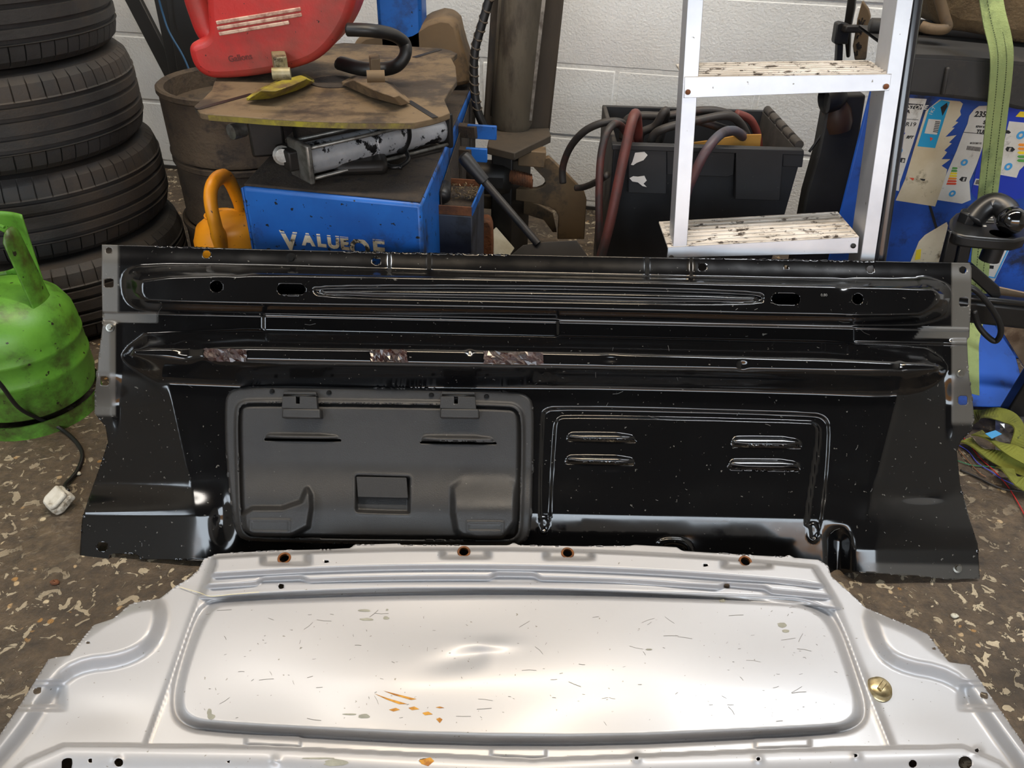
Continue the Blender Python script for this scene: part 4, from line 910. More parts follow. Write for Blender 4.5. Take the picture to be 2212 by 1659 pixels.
# lever with a black grip and a shovel blade
la, lb_, lc_ = onZ(997, 333, .50), onZ(1046, 392, .445), onZ(1162, 527, .335)
MB().tube([la, la.lerp(lb_, .06), la.lerp(lb_, .2), lb_], [.006, .0135, .016, .0135], 16).build('lever_grip', 'black_plastic', tc_, smooth=40)
MB().tube([lb_, lc_], .0088, 12).build('lever_rod', 'dark_steel', tc_, smooth=40)
bl_ = [(1092, 560), (1130, 529), (1180, 522), (1246, 519), (1272, 556), (1290, 620), (1090, 620)]
bpl = Plane(lc_, (0, -.8, .6)); MB().prism([bpl.at(x, y) for x, y in bl_], bpl.n * -.008).build('shovel_blade', 'dark_steel', tc_, bevel=.0015)

# loose odds and ends on the floor there
ff = onZ(916, 520, .36)
tag(MB().prism([Plane(ff, (0, -1, .3)).at(x, y) for x, y in ((893, 490), (900, 484), (910, 500), (935, 556), (930, 640), (910, 640), (905, 545))], (0, .02, 0)).build('iron_prong', 'rust', bevel=.003), 'dark rusty iron prong sticking up in front of the blue machine', 'iron bar')
rl0 = onZ(1040, 505, .20)
t_ = MB(); rp = Plane(rl0, (0, -1, 0))
tag(t_.prism([rp.at(x, y) for x, y in chaikin([(1028, 500), (1040, 478), (1058, 476), (1066, 500), (1064, 640), (1026, 640)], 1)], (0, .05, 0)).build('rusty_post', 'rust', bevel=.006), 'short rusty iron post beside the side box of the machine', 'iron bar')
defmat('pale_wood', (188, 184, 168), (160, 154, 134), rough=.8, scale=10, dirt=(90, 80, 64), dscale=12)
wp_ = Plane(onZ(1085, 525, .12), (.2, -.75, .6))
tag(MB().prism([wp_.at(x, y) for x, y in ((1062, 500), (1072, 490), (1112, 536), (1098, 556), (1080, 580), (1050, 560))], wp_.n * -.018).build('wood_offcut', 'pale_wood', bevel=.002), 'pale wooden offcut leaning behind the shovel blade', 'wood')

# ------------------------------------------------------------------ crate with hoses
defmat('crate_plastic', (34, 34, 36), (26, 26, 28), rough=.55, scale=7, speck=(80, 78, 74), sscale=150, slo=.73)
defmat('crate_worn', (70, 64, 58), (50, 46, 42), rough=.7, scale=20)
CY = 1.86
f0, f1 = onY(1326, 314, CY), onY(1735, 326, CY); zt = (f0.z + f1.z) / 2; f0.z = f1.z = zt
ex = (f1 - f0); wdt = ex.length; ex.normalize(); ey = Vector((-ex.y, ex.x, 0)); dpt = .36
crate = thing('plastic_crate', 'black plastic storage crate full of old hoses behind the ladder', 'crate', down(f0 + ex * wdt / 2 + ey * dpt / 2, 0))
def cq_(u, v, z): # u across, v back, z height
    t = 1 - z / zt; k = .014 * t; return down(f0 + ex * (k + u * (wdt - 2 * k)) + ey * (k + v * (dpt - 2 * k)), z)
th = .012
def wallq(u0, v0, u1, v1, name, mat='crate_plastic'):
    MB().box8([cq_(u0, v0, .004), cq_(u1, v0, .004), cq_(u1, v1, .004), cq_(u0, v1, .004), cq_(u0, v0, zt), cq_(u1, v0, zt), cq_(u1, v1, zt), cq_(u0, v1, zt)]).build(name, mat, crate, bevel=.003)
wallq(0, 0, 1, .03, 'front_wall'); wallq(0, .97, 1, 1, 'rear_wall'); wallq(0, .03, .025, .97, 'side_wall', 'crate_worn'); wallq(.975, .03, 1, .97, 'side_wall', 'crate_worn')
MB().box8([cq_(u, v, z) for z in (.002, .012) for u, v in ((0, 0), (1, 0), (1, 1), (0, 1))]).build('bottom', 'crate_plastic', crate)
crp = Plane(f0, -ey)
def slab(pts, h0, h1, name, mat='crate_plastic', bev=.002, par=crate):
    return MB().prism([crp.at(x, y, h1) for x, y in pts], -crp.n * (h1 - h0)).build(name, mat, par, bevel=bev)
slab([(1322, 312), (1737, 325), (1737, 336), (1322, 324)], -.002, .022, 'rim')
slab([(1358, 322), (1440, 324), (1440, 420), (1357, 417)], -.004, .020, 'label_holder')
slab([(1440, 324), (1588, 328), (1585, 378), (1572, 383), (1440, 378)], -.004, .012, 'handle_apron')
slab([(1590, 328), (1692, 331), (1685, 434), (1588, 431)], -.004, .022, 'label_holder')
slab([(1692, 331), (1737, 333), (1733, 362), (1690, 360)], -.004, .016, 'handle_apron')
for pts in ([(1366, 350), (1372, 330), (1392, 328), (1399, 335), (1390, 346), (1375, 352), (1368, 357), (1363, 356)], [(1360, 385), (1368, 381), (1378, 382), (1392, 380), (1397, 390), (1390, 397), (1397, 404), (1388, 402), (1378, 394), (1366, 392)]):
    slab(pts, .0195, .0208, 'paper_scrap', pm('white_paper', (216, 210, 204), rough=.8), 0)
for k in range(5):
    a = cq_(.995, .08 + k * .18, zt + .006); b = cq_(.995, .22 + k * .18, zt + .006); MB().tube([a, b], .011, 10).build('rim_lug', 'crate_worn', crate, smooth=40)
cb0 = Plane((0, CY + .09, 0), (0, -1, 0))
tag(MB().prism([cb0.at(x, y) for x, y in ((1484, 316), (1500, 308), (1535, 304), (1600, 292), (1645, 291), (1640, 330), (1640, 350), (1490, 345))], (0, .006, 0)).build('cardboard', pm('cardboard_brown', (168, 122, 50), (140, 98, 38), rough=.8, scale=8)), 'torn brown cardboard sticking out of the black crate', 'cardboard')
# hoses
defmat('hose_red', (112, 52, 44), (74, 44, 40), rough=.55, scale=7, stretch=(1, 1, .4), dirt=(44, 40, 38), dscale=8, dlo=.48, dhi=.6)
defmat('hose_dark', (52, 47, 43), (38, 35, 33), rough=.55, scale=10, dirt=(86, 54, 44), dscale=5, dlo=.6, dhi=.7)
defmat('hose_blue', (60, 68, 80), (86, 52, 50), rough=.5, scale=7, dirt=(44, 44, 48), dscale=8)
def hose(pts, r, mat, lab, name='rubber_hose'):
    return tag(MB().tube(smoothpath([onY(x, y, Y) for x, y, Y in pts], 7), r, 12).build(name, mat, smooth=True), lab, 'hose', 'hoses in and over the black crate')
hose([(1216, 395, 2.0), (1216, 360, 2.0), (1232, 318, 1.98), (1262, 284, 1.95), (1300, 266, 1.93), (1335, 263, 1.93), (1352, 278, 1.95), (1362, 330, 1.99)], .0095, 'hose_dark', 'dark hose arching out to the left of the black crate')
hose([(1302, 700, 1.80), (1296, 560, 1.80), (1294, 430, 1.82), (1298, 340, 1.84), (1312, 285, 1.86), (1335, 268, 1.90), (1360, 300, 1.96), (1368, 340, 1.99)], .0095, 'hose_red', 'thin reddish hose hanging down the left side of the black crate')
hose([(1268, 720, 1.74), (1290, 590, 1.76), (1318, 480, 1.78), (1345, 350, 1.81), (1363, 270, 1.84), (1372, 246, 1.88), (1376, 262, 1.95), (1380, 320, 2.0)], .0125, 'hose_red', 'thick red hose hanging over the front of the black crate')
hose([(1345, 300, 2.06), (1352, 262, 2.06), (1380, 250, 2.05), (1440, 250, 2.04), (1500, 240, 2.04), (1550, 240, 2.04), (1590, 256, 2.05), (1612, 290, 2.06)], .0105, 'hose_dark', 'dark hose looping along the back of the crate top')
hose([(1382, 300, 2.0), (1388, 285, 1.99), (1415, 272, 1.98), (1432, 245, 1.97), (1438, 240, 1.98), (1436, 262, 2.03), (1420, 320, 2.06)], .0105, 'hose_dark', 'dark hose hooked over itself left of the ladder rail')
hose([(1405, 320, 1.95), (1412, 292, 1.94), (1440, 276, 1.93), (1500, 262, 1.95), (1570, 250, 1.97), (1600, 268, 2.0), (1622, 310, 2.02)], .0105, 'hose_dark', 'dark hose crossing the middle of the crate top')
hose([(1480, 255, 2.0), (1520, 264, 1.98), (1570, 280, 1.98), (1605, 290, 2.0), (1620, 320, 2.04)], .0105, 'hose_dark', 'dark hose sloping down into the right of the crate')
hose([(1590, 245, 2.08), (1620, 258, 2.09), (1636, 290, 2.10), (1640, 330, 2.10)], .0105, 'hose_red', 'reddish hose bent into the back right corner of the crate')
hose([(1612, 305, 1.98), (1590, 284, 1.92), (1560, 288, 1.85), (1528, 322, 1.80), (1498, 380, 1.79), (1480, 430, 1.79), (1470, 520, 1.79)], .0118, 'hose_blue', 'grey-blue hose hanging over the crate front behind the ladder rail')
hose([(1244, 406, 1.98), (1262, 404, 1.96), (1290, 392, 1.90), (1312, 378, 1.83)], .0085, 'hose_dark', 'short dark hose end poking out beside the crate')

# ------------------------------------------------------------------ aluminium ladder
defmat('alu', (196, 198, 202), (178, 180, 186), rough=.38, metal=.6, scale=5, speck=(120, 116, 108), sscale=90, slo=.73)
defmat('tread_white', (214, 206, 196), (176, 166, 152), rough=.75, scale=14, dirt=(84, 74, 64), dscale=60, dlo=.555, dhi=.58, stretch=(.6, 1.4, 1))
LN = math.radians(13)
lp_ = Plane(onY(1460, 556, 1.375), (math.sin(math.radians(-3)), -math.cos(LN), math.sin(LN)))
lad = thing('step_ladder', 'aluminium ladder with dirty white treads leaning behind the black panel', 'ladder', down(lp_.at(1650, 560), 0))
def rail(pa, pb, name):
    a, b = lp_.at(*pa, -.032), lp_.at(*pb, -.032); d = (b - a).normalized(); b = b + d * ((.004 - b.z) / d.z)
    o = MB().bar(a, b, .0045, .064, lp_.n)
    return a, b, d
for (pa, pb, s) in (((1500, -90), (1462, 520), 1), ((1953, -90), (1866, 520), -1)):
    a, b, d = rail(pa, pb, ''); sd = d.cross(lp_.n).normalized(); 
    if sd.x < 0: sd = -sd
    m = MB(); w0 = -.010 if s > 0 else -.012
    m.bar(a + sd * w0, b + sd * w0, .003, .064, lp_.n)                                  # web
    m.bar(a + sd * (w0 + .0125) + lp_.n * .0305, b + sd * (w0 + .0125) + lp_.n * .0305, .026, .003, lp_.n)   # front flange
    m.bar(a + sd * (w0 + .0125) - lp_.n * .0305, b + sd * (w0 + .0125) - lp_.n * .0305, .026, .003, lp_.n)   # rear flange
    m.build('rail', 'alu', lad, bevel=.001)
for (tl, tr, br, bl2, dpth) in (((1479, 166), (1926, 160), (1921, 196), (1477, 212), .10), ((1443, 534), (1856, 512), (1853, 547), (1441, 557), .125)):
    P = [lp_.at(x, y, .002) for x, y in (tl, tr, br, bl2)]; bk_ = Vector((0, 1, 0)) * dpth
    stp = MB().prism(P, Vector((0, .003, 0))).build('step', 'alu', lad, bevel=.0008)
    e0 = P[0] + (P[1] - P[0]) * .02; e1 = P[1] - (P[1] - P[0]) * .02
    MB().add([P[0], P[1], P[1] + bk_, P[0] + bk_] + [p - Vector((0, 0, .003)) for p in (P[0], P[1], P[1] + bk_, P[0] + bk_)], [(0, 1, 2, 3), (7, 6, 5, 4), (0, 4, 5, 1), (1, 5, 6, 2), (2, 6, 7, 3), (3, 7, 4, 0)]).build('tread', 'tread_white', lad)
    for k in range(7):
        o_ = bk_ * (.06 + k * .145); MB().bar(e0 + o_ + Vector((0, 0, .0015)), e1 + o_ + Vector((0, 0, .0015)), .0055 if k else .004, .003).build('tread_rib', 'tread_white', lad, bevel=.0008)
    for x, y in (((1486, 199), (1914, 187)) if dpth == .10 else ((1450, 556), (1843, 531))):
        MB().lathe([(.0048, .0), (.0048, .002), (.003, .003), (.0001, .003)], lp_.at(x, y, .003), lp_.n, 14).build('rivet', 'rust' if dpth == .10 else 'dark_steel', stp, smooth=40)
# black tube leaning beside the ladder
a, b = lp_.at(1990, -90, -.03), lp_.at(1902, 540, -.01); d = (b - a).normalized(); b = b + d * ((.004 - b.z) / d.z)
tag(MB().tube([a, b], .0125, 18).build('steel_tube', pm('tube_black', (30, 30, 34), rough=.22, coat=.5), smooth=40), 'glossy black steel tube leaning beside the ladder', 'tube')
# ------------------------------------------------------------------ right side: blue stand with tyre labels, bumper, tow bar
defmat('stand_blue', (22, 82, 178), (14, 60, 140), rough=.5, scale=5, dirt=(20, 34, 62), dscale=7, dlo=.50, dhi=.62)
defmat('label_white', (216, 212, 204), (198, 192, 180), rough=.6, scale=10, dirt=(120, 108, 88), dscale=14, dlo=.60, dhi=.72)
defmat('label_beige', (214, 200, 172), (196, 178, 144), rough=.7, scale=8, dirt=(96, 78, 52), dscale=11, dlo=.58, dhi=.66)
defmat('label_cyan', (30, 150, 196), rough=.4); defmat('label_navy', (24, 54, 170), rough=.4); defmat('ink', (22, 22, 24), rough=.6)
defmat('print_blue', (60, 150, 206), rough=.5); defmat('print_green', (84, 150, 70), rough=.5); defmat('print_yellow', (236, 206, 40), rough=.5); defmat('print_orange', (232, 142, 44), rough=.5); defmat('print_red', (214, 72, 44), rough=.5)
SY = 1.70
sl = onY(1842, 400, SY)
bpn = Plane((0, SY, 0), (0, -1, 0))
stand = thing('blue_stand', 'blue steel stand plastered with torn tyre labels below the black bumper', 'stand', (sl.x + .5, SY + .2, 0))
topz = onY(2080, 200, SY).z + .02
bl0, bl1 = onY(1848, 300, SY), onY(1815, 560, SY)
MB().box8([Vector((bl1.x - .02, SY, 0)), Vector((sl.x + .95, SY, 0)), Vector((sl.x + .95, SY + .14, 0)), Vector((bl1.x + .06, SY + .14, 0)), Vector((bl0.x, SY, topz)), Vector((sl.x + .95, SY, topz)), Vector((sl.x + .95, SY + .14, topz)), Vector((bl0.x + .06, SY + .14, topz))]).build('body', 'stand_blue', stand, bevel=.006)
k0, k1, k2, k3 = onZ(1985, 878, .012), onZ(2225, 882, .012), onY(2195, 770, SY - .11), onY(2120, 655, SY - .003)
MB().prism([k0, k1, k2, k3, onY(2000, 640, SY - .003)], (0, .02, -.006)).build('skirt', 'stand_blue', stand, bevel=.004)
def lab(pts, mat, h=.001, name='label', par=stand, t=.0008):
    return MB().prism([bpn.at(x, y, h) for x, y in pts], (0, t * .9, 0)).build(name, mat, par)
xd_ = (1, 0, 0); zd_ = (0, 0, 1)
def ltx(s, x, y, size, par, mat='ink', h=.0022, rot=0, xs=1.0, bold=0.0, shear=0.0, name='print_text'):
    return text(name, s, mat, bpn.at(x, y, h), Vector((math.cos(rot), 0, math.sin(rot))), Vector((-math.sin(rot), 0, math.cos(rot))), size, par, ext=.0002, bold=bold, xs=xs, shear=shear)
L1 = lab([(1925, 209), (2002, 214), (1972, 310), (1944, 394), (1942, 413), (1890, 400)], 'label_white')
lab([(1935, 221), (1994, 226), (1990, 237), (1932, 232)], 'ink', .0016, 'print_bar', L1); ltx('ESTONE', 1953, 235, .0125, L1, 'label_white', xs=1.05, shear=.2, bold=.0004); ltx('ZA', 1949, 244, .010, L1, xs=1.2, bold=.0003)
lab([(1940, 255.5), (1984, 258.5), (1984, 259.5), (1940, 256.5)], 'ink', .0016, 'print_line', L1); ltx('5 R19', 1944, 272, .0125, L1, xs=1.15); ltx('RFT', 1957, 299, .0085, L1, shear=.3, bold=.0004); lab([(1943, 288), (1956, 287), (1949, 296)], 'label_navy', .0016, 'print_logo', L1)
lab([(1941, 347), (1947, 341), (1956, 342), (1954, 352), (1946, 351)], 'ink', .0016, 'print_arrow', L1); ltx('B', 1947.5, 350, .009, L1, 'label_white', bold=.0003)
def tyre_icon(x, y, r, par): 
    c = bpn.at(x, y, .0016); MB().lathe([(r * .45, 0), (r, 0), (r, .0006), (r * .45, .0006)], c, (0, -1, 0), 20).build('print_icon', 'print_blue', par)
tyre_icon(1942, 326, .0075, L1)
L2 = lab([(2030, 215), (2074, 219), (2080, 224), (2074, 240), (2076, 248), (2064, 262), (2070, 264), (2056, 276), (2062, 276), (2042, 296), (2066, 292), (2050, 308), (2056, 310), (2040, 325), (2046, 329), (2034, 344), (2053, 344), (2034, 358), (2046, 366), (2042, 384), (2020, 446), (1935, 433), (1955, 388), (1975, 320), (2000, 240)], 'label_beige', .0012)
cy_ = lab([(2034, 216), (2052, 220), (2020, 320), (1982, 316), (2007, 235)], 'label_cyan', .0022, 'cyan_label', L2)
lab([(2006, 257), (2033, 259), (2024, 291), (1997, 288)], 'label_white', .0030, 'barcode_field', L2)
for k in range(7): lab([(2021 - k * .8, 262 + k * 3.6), (2031 - k * .8, 263 + k * 3.6), (2030.4 - k * .8, 264.6 + k * 3.6), (2020.4 - k * .8, 263.6 + k * 3.6)], 'ink', .0038, 'barcode_line', L2)
ltx('1K7', 2012, 250, .011, L2, 'label_white', .0032, rot=1.35); lab([(2032, 232), (2046, 222), (2047, 230), (2036, 250)], 'ink', .0030, 'print_bar', L2)
lab([(2009, 296), (2016, 299), (2010, 305)], 'print_red', .0030, 'print_logo', L2)
lab([(1964, 384), (1975, 385), (1972, 390)], 'print_red', .0022, 'print_arrow', L2); lab([(1986, 386), (1999, 387), (1997, 391), (1992, 390)], 'ink', .0022, 'print_arrow', L2)
L3 = lab([(2104, 237), (2115, 229), (2140, 228), (2150, 236), (2132, 290), (2110, 355), (2094, 392), (2097, 432), (2078, 440), (2025, 432), (2045, 375), (2066, 327), (2082, 285), (2090, 268), (2094, 250)], 'label_white', .0012)
for s, x, y, sz, b in (('235/4', 2104, 252, .0165, .0005), ('SA', 2123, 268, .0115, .0005), ('97W Extra', 2107, 276, .0068, .0002), ('TUBEL', 2108, 288, .0115, .0004), ('013138115', 2095, 311, .0056, .0001)): ltx(s, x, y, sz, L3, bold=b)
lab([(2082, 285), (2132, 290), (2131.6, 291.2), (2081.6, 286.2)], 'ink', .0018, 'print_line', L3)
for k in range(12): lab([(2090 + k * 2.5, 315 + k * .3), (2091.2 + k * 2.5, 315.2 + k * .3), (2089 + k * 2.5, 324 + k * .3), (2087.8 + k * 2.5, 323.8 + k * .3)], 'ink', .0018, 'barcode_line', L3)
tyre_icon(2083, 351, .0075, L3); tyre_icon(2057, 418, .0075, L3)
for k, c in enumerate(('print_green', 'print_green', 'print_yellow', 'print_yellow', 'print_orange', 'print_red', 'print_red')):
    y = 361 + k * 5.6; x = 2058 - k * 2.0; lab([(x, y), (x + 9 + k * 1.6, y + .6), (x + 11 + k * 1.6, y + 2.8), (x + 8 + k * 1.6, y + 4.8), (x - 1.6, y + 4.4)], c, .0018, 'energy_bar', L3)
lab([(2072, 388), (2078, 382), (2089, 383), (2086, 392), (2077, 392)], 'ink', .0018, 'print_arrow', L3); ltx('E', 2079, 390.5, .009, L3, 'label_white', bold=.0003)
L4 = lab([(2148, 228), (2230, 234), (2250, 420), (2120, 445), (2098, 415), (2110, 360)], 'label_navy', .0008)
W4 = lab([(2180, 262), (2240, 268), (2240, 330), (2202, 368), (2196, 384), (2152, 376)], 'label_white', .0016, 'white_field', L4)
lab([(2194, 252), (2204, 241), (2240, 243), (2240, 256)], 'print_yellow', .0016, 'print_logo', L4)
lab([(2172, 322), (2176, 317), (2188, 318), (2193, 323), (2187, 328), (2175, 327)], 'ink', .0024, 'print_arrow', L4); ltx('E', 2178, 326, .009, L4, 'label_white', .0031, bold=.0003)
for k, c in enumerate(('print_orange', 'print_orange', 'print_yellow', 'print_green', 'print_green')):
    y = 310 + k * 8.5; x = 2199 - k * .6; lab([(x, y + 3), (x + 4, y), (x + 24, y + .8), (x + 24, y + 6.8), (x + 4, y + 6)], c, .0024, 'energy_bar', L4)
tyre_icon(2178, 360, .0085, L4); tyre_icon(2205, 292, .009, L4); lab([(2164, 280), (2180, 282), (2184, 286), (2180, 289), (2162, 287)], 'ink', .0024, 'print_arrow', L4)
lab([(2108, 386), (2124, 388), (2119, 402), (2103, 399)], 'label_white', .0016, 'barcode_field', L4)
for k in range(6): lab([(2110 + k * 2, 388.6), (2111 + k * 2, 388.7), (2108 + k * 2, 398), (2107 + k * 2, 397.9)], 'ink', .0023, 'barcode_line', L4)
bp5 = bpn
L5 = lab([(2144, 512), (2185, 530), (2148, 608), (2085, 592), (2112, 540)], 'label_white', .0012)
lab([(2151, 536), (2156, 530), (2166, 531), (2164, 539), (2156, 539)], 'ink', .0018, 'print_arrow', L5); ltx('B', 2157.5, 538, .0085, L5, 'label_white', bold=.0003)
lab([(2123, 572), (2147, 574), (2146, 581), (2122, 579)], 'ink', .0018, 'print_bar', L5); ltx('71', 2130, 579, .0075, L5, 'label_white', bold=.0002); lab([(2180, 531), (2183, 532), (2150, 602), (2124, 597), (2125, 594.5), (2148, 599)], 'print_blue', .0018, 'print_line', L5)
L6 = lab([(1998, 508), (2045, 480), (2060, 520), (2040, 572), (1966, 568), (1985, 522)], 'label_beige', .0012); lab([(1980, 540), (1990, 538), (1988, 560), (1976, 562)], 'print_yellow', .0018, 'print_bar', L6)
lab([(2003, 435), (2012, 446), (2034, 520), (2042, 560), (2036, 560), (2022, 500)], 'ink', .0009, 'tape_strip')

# tan board on the floor side
tag(MB().prism([onY(x, y, SY - .20) for x, y in ((2160, 622), (2290, 650), (2290, 830), (2235, 830), (2150, 690))], (0, .008, 0)).build('tan_board', pm('tan_card', (158, 142, 122), (132, 112, 90), rough=.8, scale=5, dirt=(90, 70, 52), dscale=6)), 'dirty tan board standing beside the blue skirt of the stand', 'board')

# bumper beam resting on the stand
defmat('bumper_plastic', (46, 45, 44), (36, 35, 34), rough=.6, scale=5, dirt=(74, 66, 58), dscale=4, dlo=.55, dhi=.75, speck=(90, 86, 80), sscale=120, slo=.74)
BY = 1.56; bq_ = Plane((0, BY, 0), (0, -1, 0))
bump = thing('bumper', 'long black plastic car bumper section lying on the blue stand', 'bumper', onY(2080, 170, BY + .1))
MB().prism([bq_.at(x, y) for x, y in ((1940, 116), (2060, 120), (2130, 126), (2330, 145), (2330, 255), (2200, 238), (2130, 222), (2040, 212), (1940, 204))], (0, .03, 0)).build('front_face', 'bumper_plastic', bump, bevel=.008, seg=3)
p_ = [bq_.at(x, y) for x, y in ((1940, 116), (2060, 120), (2130, 126), (2330, 145))]; pb2 = [p + Vector((0, .22, .012)) for p in p_]
MB().add(p_ + pb2 + [p - Vector((0, 0, .006)) for p in p_ + pb2], [(0, 1, 5, 4), (1, 2, 6, 5), (2, 3, 7, 6), (8, 12, 13, 9), (9, 13, 14, 10), (10, 14, 15, 11), (4, 5, 13, 12), (5, 6, 14, 13), (6, 7, 15, 14), (0, 8, 9, 1), (1, 9, 10, 2), (2, 10, 11, 3)]).build('top_ledge', 'bumper_plastic', bump)
MB().tube([p + Vector((0, .16, .022)) for p in p_], .014, 10).build('rolled_edge', 'bumper_plastic', bump, smooth=True)
MB().bar(bq_.at(2048, 145, .004), bq_.at(2036, 205, .004), .008, .008, (0, 1, 0)).build('moulded_rib', 'bumper_plastic', bump, bevel=.003)
defmat('seat_fabric', (104, 86, 60), (84, 68, 46), rough=.95, scale=30, bump=.003, bscale=160, dirt=(60, 50, 38), dscale=5)
fq = Plane((0, BY + .12, 0), (0, -1, 0))
tag(MB().prism([fq.at(x, y) for x, y in chaikin([(1996, -120), (2010, 20), (2040, 66), (2120, 76), (2200, 96), (2330, 108), (2330, -120)], 1)], (0, .25, 0)).build('car_seat', 'seat_fabric', bevel=.03, seg=3), 'brown cloth covered car seat part lying on top of the bumper', 'seat')
tag(MB().tube(smoothpath([fq.at(x, y, h) for x, y, h in ((2012, -60, .03), (2030, 0, .03), (2040, 35, .035), (2046, 58, .04), (2034, 64, .045), (2008, 62, .04), (1990, 56, .03))], 6), .010, 10).build('bracket_loop', 'tan_steel', smooth=True), 'bent brown metal loop hanging beside the seat cloth', 'bracket')
# green lashing strap hanging over everything
defmat('strap_green', (150, 164, 104), (130, 146, 92), rough=.85, scale=12, dirt=(84, 96, 60), dscale=6, dlo=.56, dhi=.7, bump=.0015, bscale=300)
defmat('strap_olive', (120, 124, 44), (96, 100, 34), rough=.85, scale=10, dirt=(60, 58, 28), dscale=7, bump=.0015, bscale=260)
sps = [onY(x, y, Y) for x, y, Y in ((2132, -60, 1.60), (2146, 30, 1.555), (2160, 90, 1.535), (2164, 130, 1.53), (2160, 190, 1.535), (2152, 260, 1.55), (2144, 330, 1.56), (2136, 400, 1.565), (2128, 470, 1.57), (2120, 540, 1.58), (2114, 610, 1.58), (2106, 690, 1.56), (2098, 760, 1.50), (2098, 850, 1.42))]
pth = smoothpath(sps, 6)
strap = tag(MB().ribbon(pth, .040, .0025, (0, -1, 0)).build('lashing_strap', 'strap_green'), 'pale green lashing strap hanging down over the bumper and labels', 'strap')
st1 = MB()
for i in range(2, len(pth) - 12):
    for s in (-.008, .008):
        t = (pth[i + 1] - pth[i]); 
        for f in (.1, .6):
            a = pth[i] + t * f + Vector((s, -.0022, 0)); st1.bar(a, a + t * .3, .0011, .0008, (0, -1, 0))
o = st1.build('stitching', pm('stitch', (62, 72, 44), rough=.9), strap); o['kind'] = 'stuff'

# tow bar
defmat('towbar_black', (22, 22, 23), (16, 16, 16), rough=.34, scale=10, spec=.6); defmat('ball_gloss', (10, 10, 11), rough=.08, coat=1.0)
TY = 1.40; tb0 = onY(2186, 476, TY)
tow = thing('tow_bar', 'black steel tow bar with a glossy tow ball behind the corner of the black panel', 'tow bar', down(onY(2100, 660, TY), 0))
MB().sphere(tb0, .0265, 32, 20).build('tow_ball', 'ball_gloss', tow, smooth=True)
MB().tube(smoothpath([tb0 + Vector((0, .01, .0)), onY(2172, 452, TY + .03), onY(2146, 440, TY + .05), onY(2118, 456, TY + .05), onY(2098, 480, TY + .04)], 5), [.022] * 21, 14).build('swan_neck', 'towbar_black', tow, smooth=True)
tz = onY(2120, 500, TY).z
MB().prism([onZ(x, y, tz) for x, y in chaikin([(2050, 492), (2056, 462), (2090, 452), (2150, 462), (2225, 490), (2215, 520), (2130, 515), (2070, 508)], 1)], (0, 0, -.024)).build('coupling_plate', 'towbar_black', tow, bevel=.005)
MB().lathe([(.0175, 0), (.0175, .018), (.014, .022), (.0001, .022)], onZ(2086, 478, tz), (0, 0, 1), 6).build('hex_bolt', 'towbar_black', tow, bevel=.001)
MB().cyl(onZ(2160, 505, tz) - Vector((0, 0, .055)), onZ(2160, 505, tz), .019, 16).build('lower_nut', 'towbar_black', tow, smooth=40)
d_ = onY(2140, 480, TY - .022, ); tq = Plane((0, TY - .03, 0), (0, -1, 0))
for k, (x, y, wd) in enumerate(((2126, 462, 18), (2124, 467, 22), (2122, 472, 26))): MB().prism([onZ(x + a, y + 6 + b, tz + .0008) for a, b in ((0, 0), (wd, 1), (wd, 4), (0, 3))], (0, 0, .0006)).build('type_plate', 'label_white', tow)
MB().lathe([(.0045, 0), (.0045, .0006), (.0001, .0006)], onZ(2126, 488, tz + .0008), (0, 0, 1), 14).build('type_plate', 'label_white', tow)
for x in (2052, 2082): MB().prism([onY(x + a, y, TY) for a, y in ((0, 500), (24, 504), (12, 560), (-6, 620), (-20, 690), (-44, 690), (-26, 600))], (0, .014, 0)).build('hanger_plate', 'towbar_black', tow, bevel=.003)
ba, bb = onY(1990, 652, TY + .015), onY(2330, 690, TY + .015); MB().bar(ba, bb, .05, .055).build('cross_beam', 'towbar_black', tow, bevel=.010)
MB().tube([onY(1990, 632, TY - .012), onY(2330, 668, TY - .012)], .0065, 10).build('beam_edge_rod', 'towbar_black', tow, smooth=True)
MB().prism([onY(x, y, TY - .005) for x, y in ((2092, 570), (2104, 572), (2160, 620), (2164, 640), (2150, 650), (2096, 600))], (0, .014, 0)).build('gusset', 'towbar_black', tow, bevel=.003)
for p in (ba.lerp(bb, .04), ba.lerp(bb, .95)): MB().bar(p, down(p + Vector((0, .03, 0)), .004), .05, .03, (0, 1, 0)).build('side_arm', 'towbar_black', tow, bevel=.004)
tag(MB().tube(smoothpath([onY(x, y, Y) for x, y, Y in ((2070, 618, 1.37), (2100, 622, 1.355), (2130, 650, 1.35), (2156, 690, 1.35), (2162, 718, 1.35), (2150, 737, 1.355), (2128, 722, 1.36), (2112, 700, 1.365), (2104, 672, 1.365))], 7), .0058, 10).build('cable_loop', 'cable_black', smooth=True), 'loop of thick black cable hanging from the tow bar beam', 'cable')

# strap heap, plastic bag, paper and wires on the floor
def floorrib(pts, wd, lab_, mat='strap_olive', tilt=(0, -.4, 1)):
    P = smoothpath([onZ(x, y, z) for x, y, z in pts], 6); n = len(P)
    ups = [Vector((.35 * math.sin(i * .35), -.5 + .4 * math.sin(i * .21), .8)) for i in range(n)]
    return tag(MB().ribbon(P, wd, .003, ups=ups).build('lashing_strap', mat), lab_, 'strap', 'green strap heaped on the floor')
floorrib([(2090, 905, .02), (2115, 895, .035), (2150, 893, .05), (2185, 905, .05), (2204, 930, .04), (2200, 965, .02)], .032, 'olive strap end curling in a bow on the floor behind the panel corner')
floorrib([(2085, 950, .012), (2120, 972, .018), (2160, 990, .02), (2215, 1012, .02), (2260, 1025, .02)], .036, 'olive strap running flat across the floor behind the panel corner')
floorrib([(2110, 935, .03), (2150, 955, .04), (2190, 975, .045), (2240, 1000, .04)], .030, 'olive strap lying on top of the flat strap')
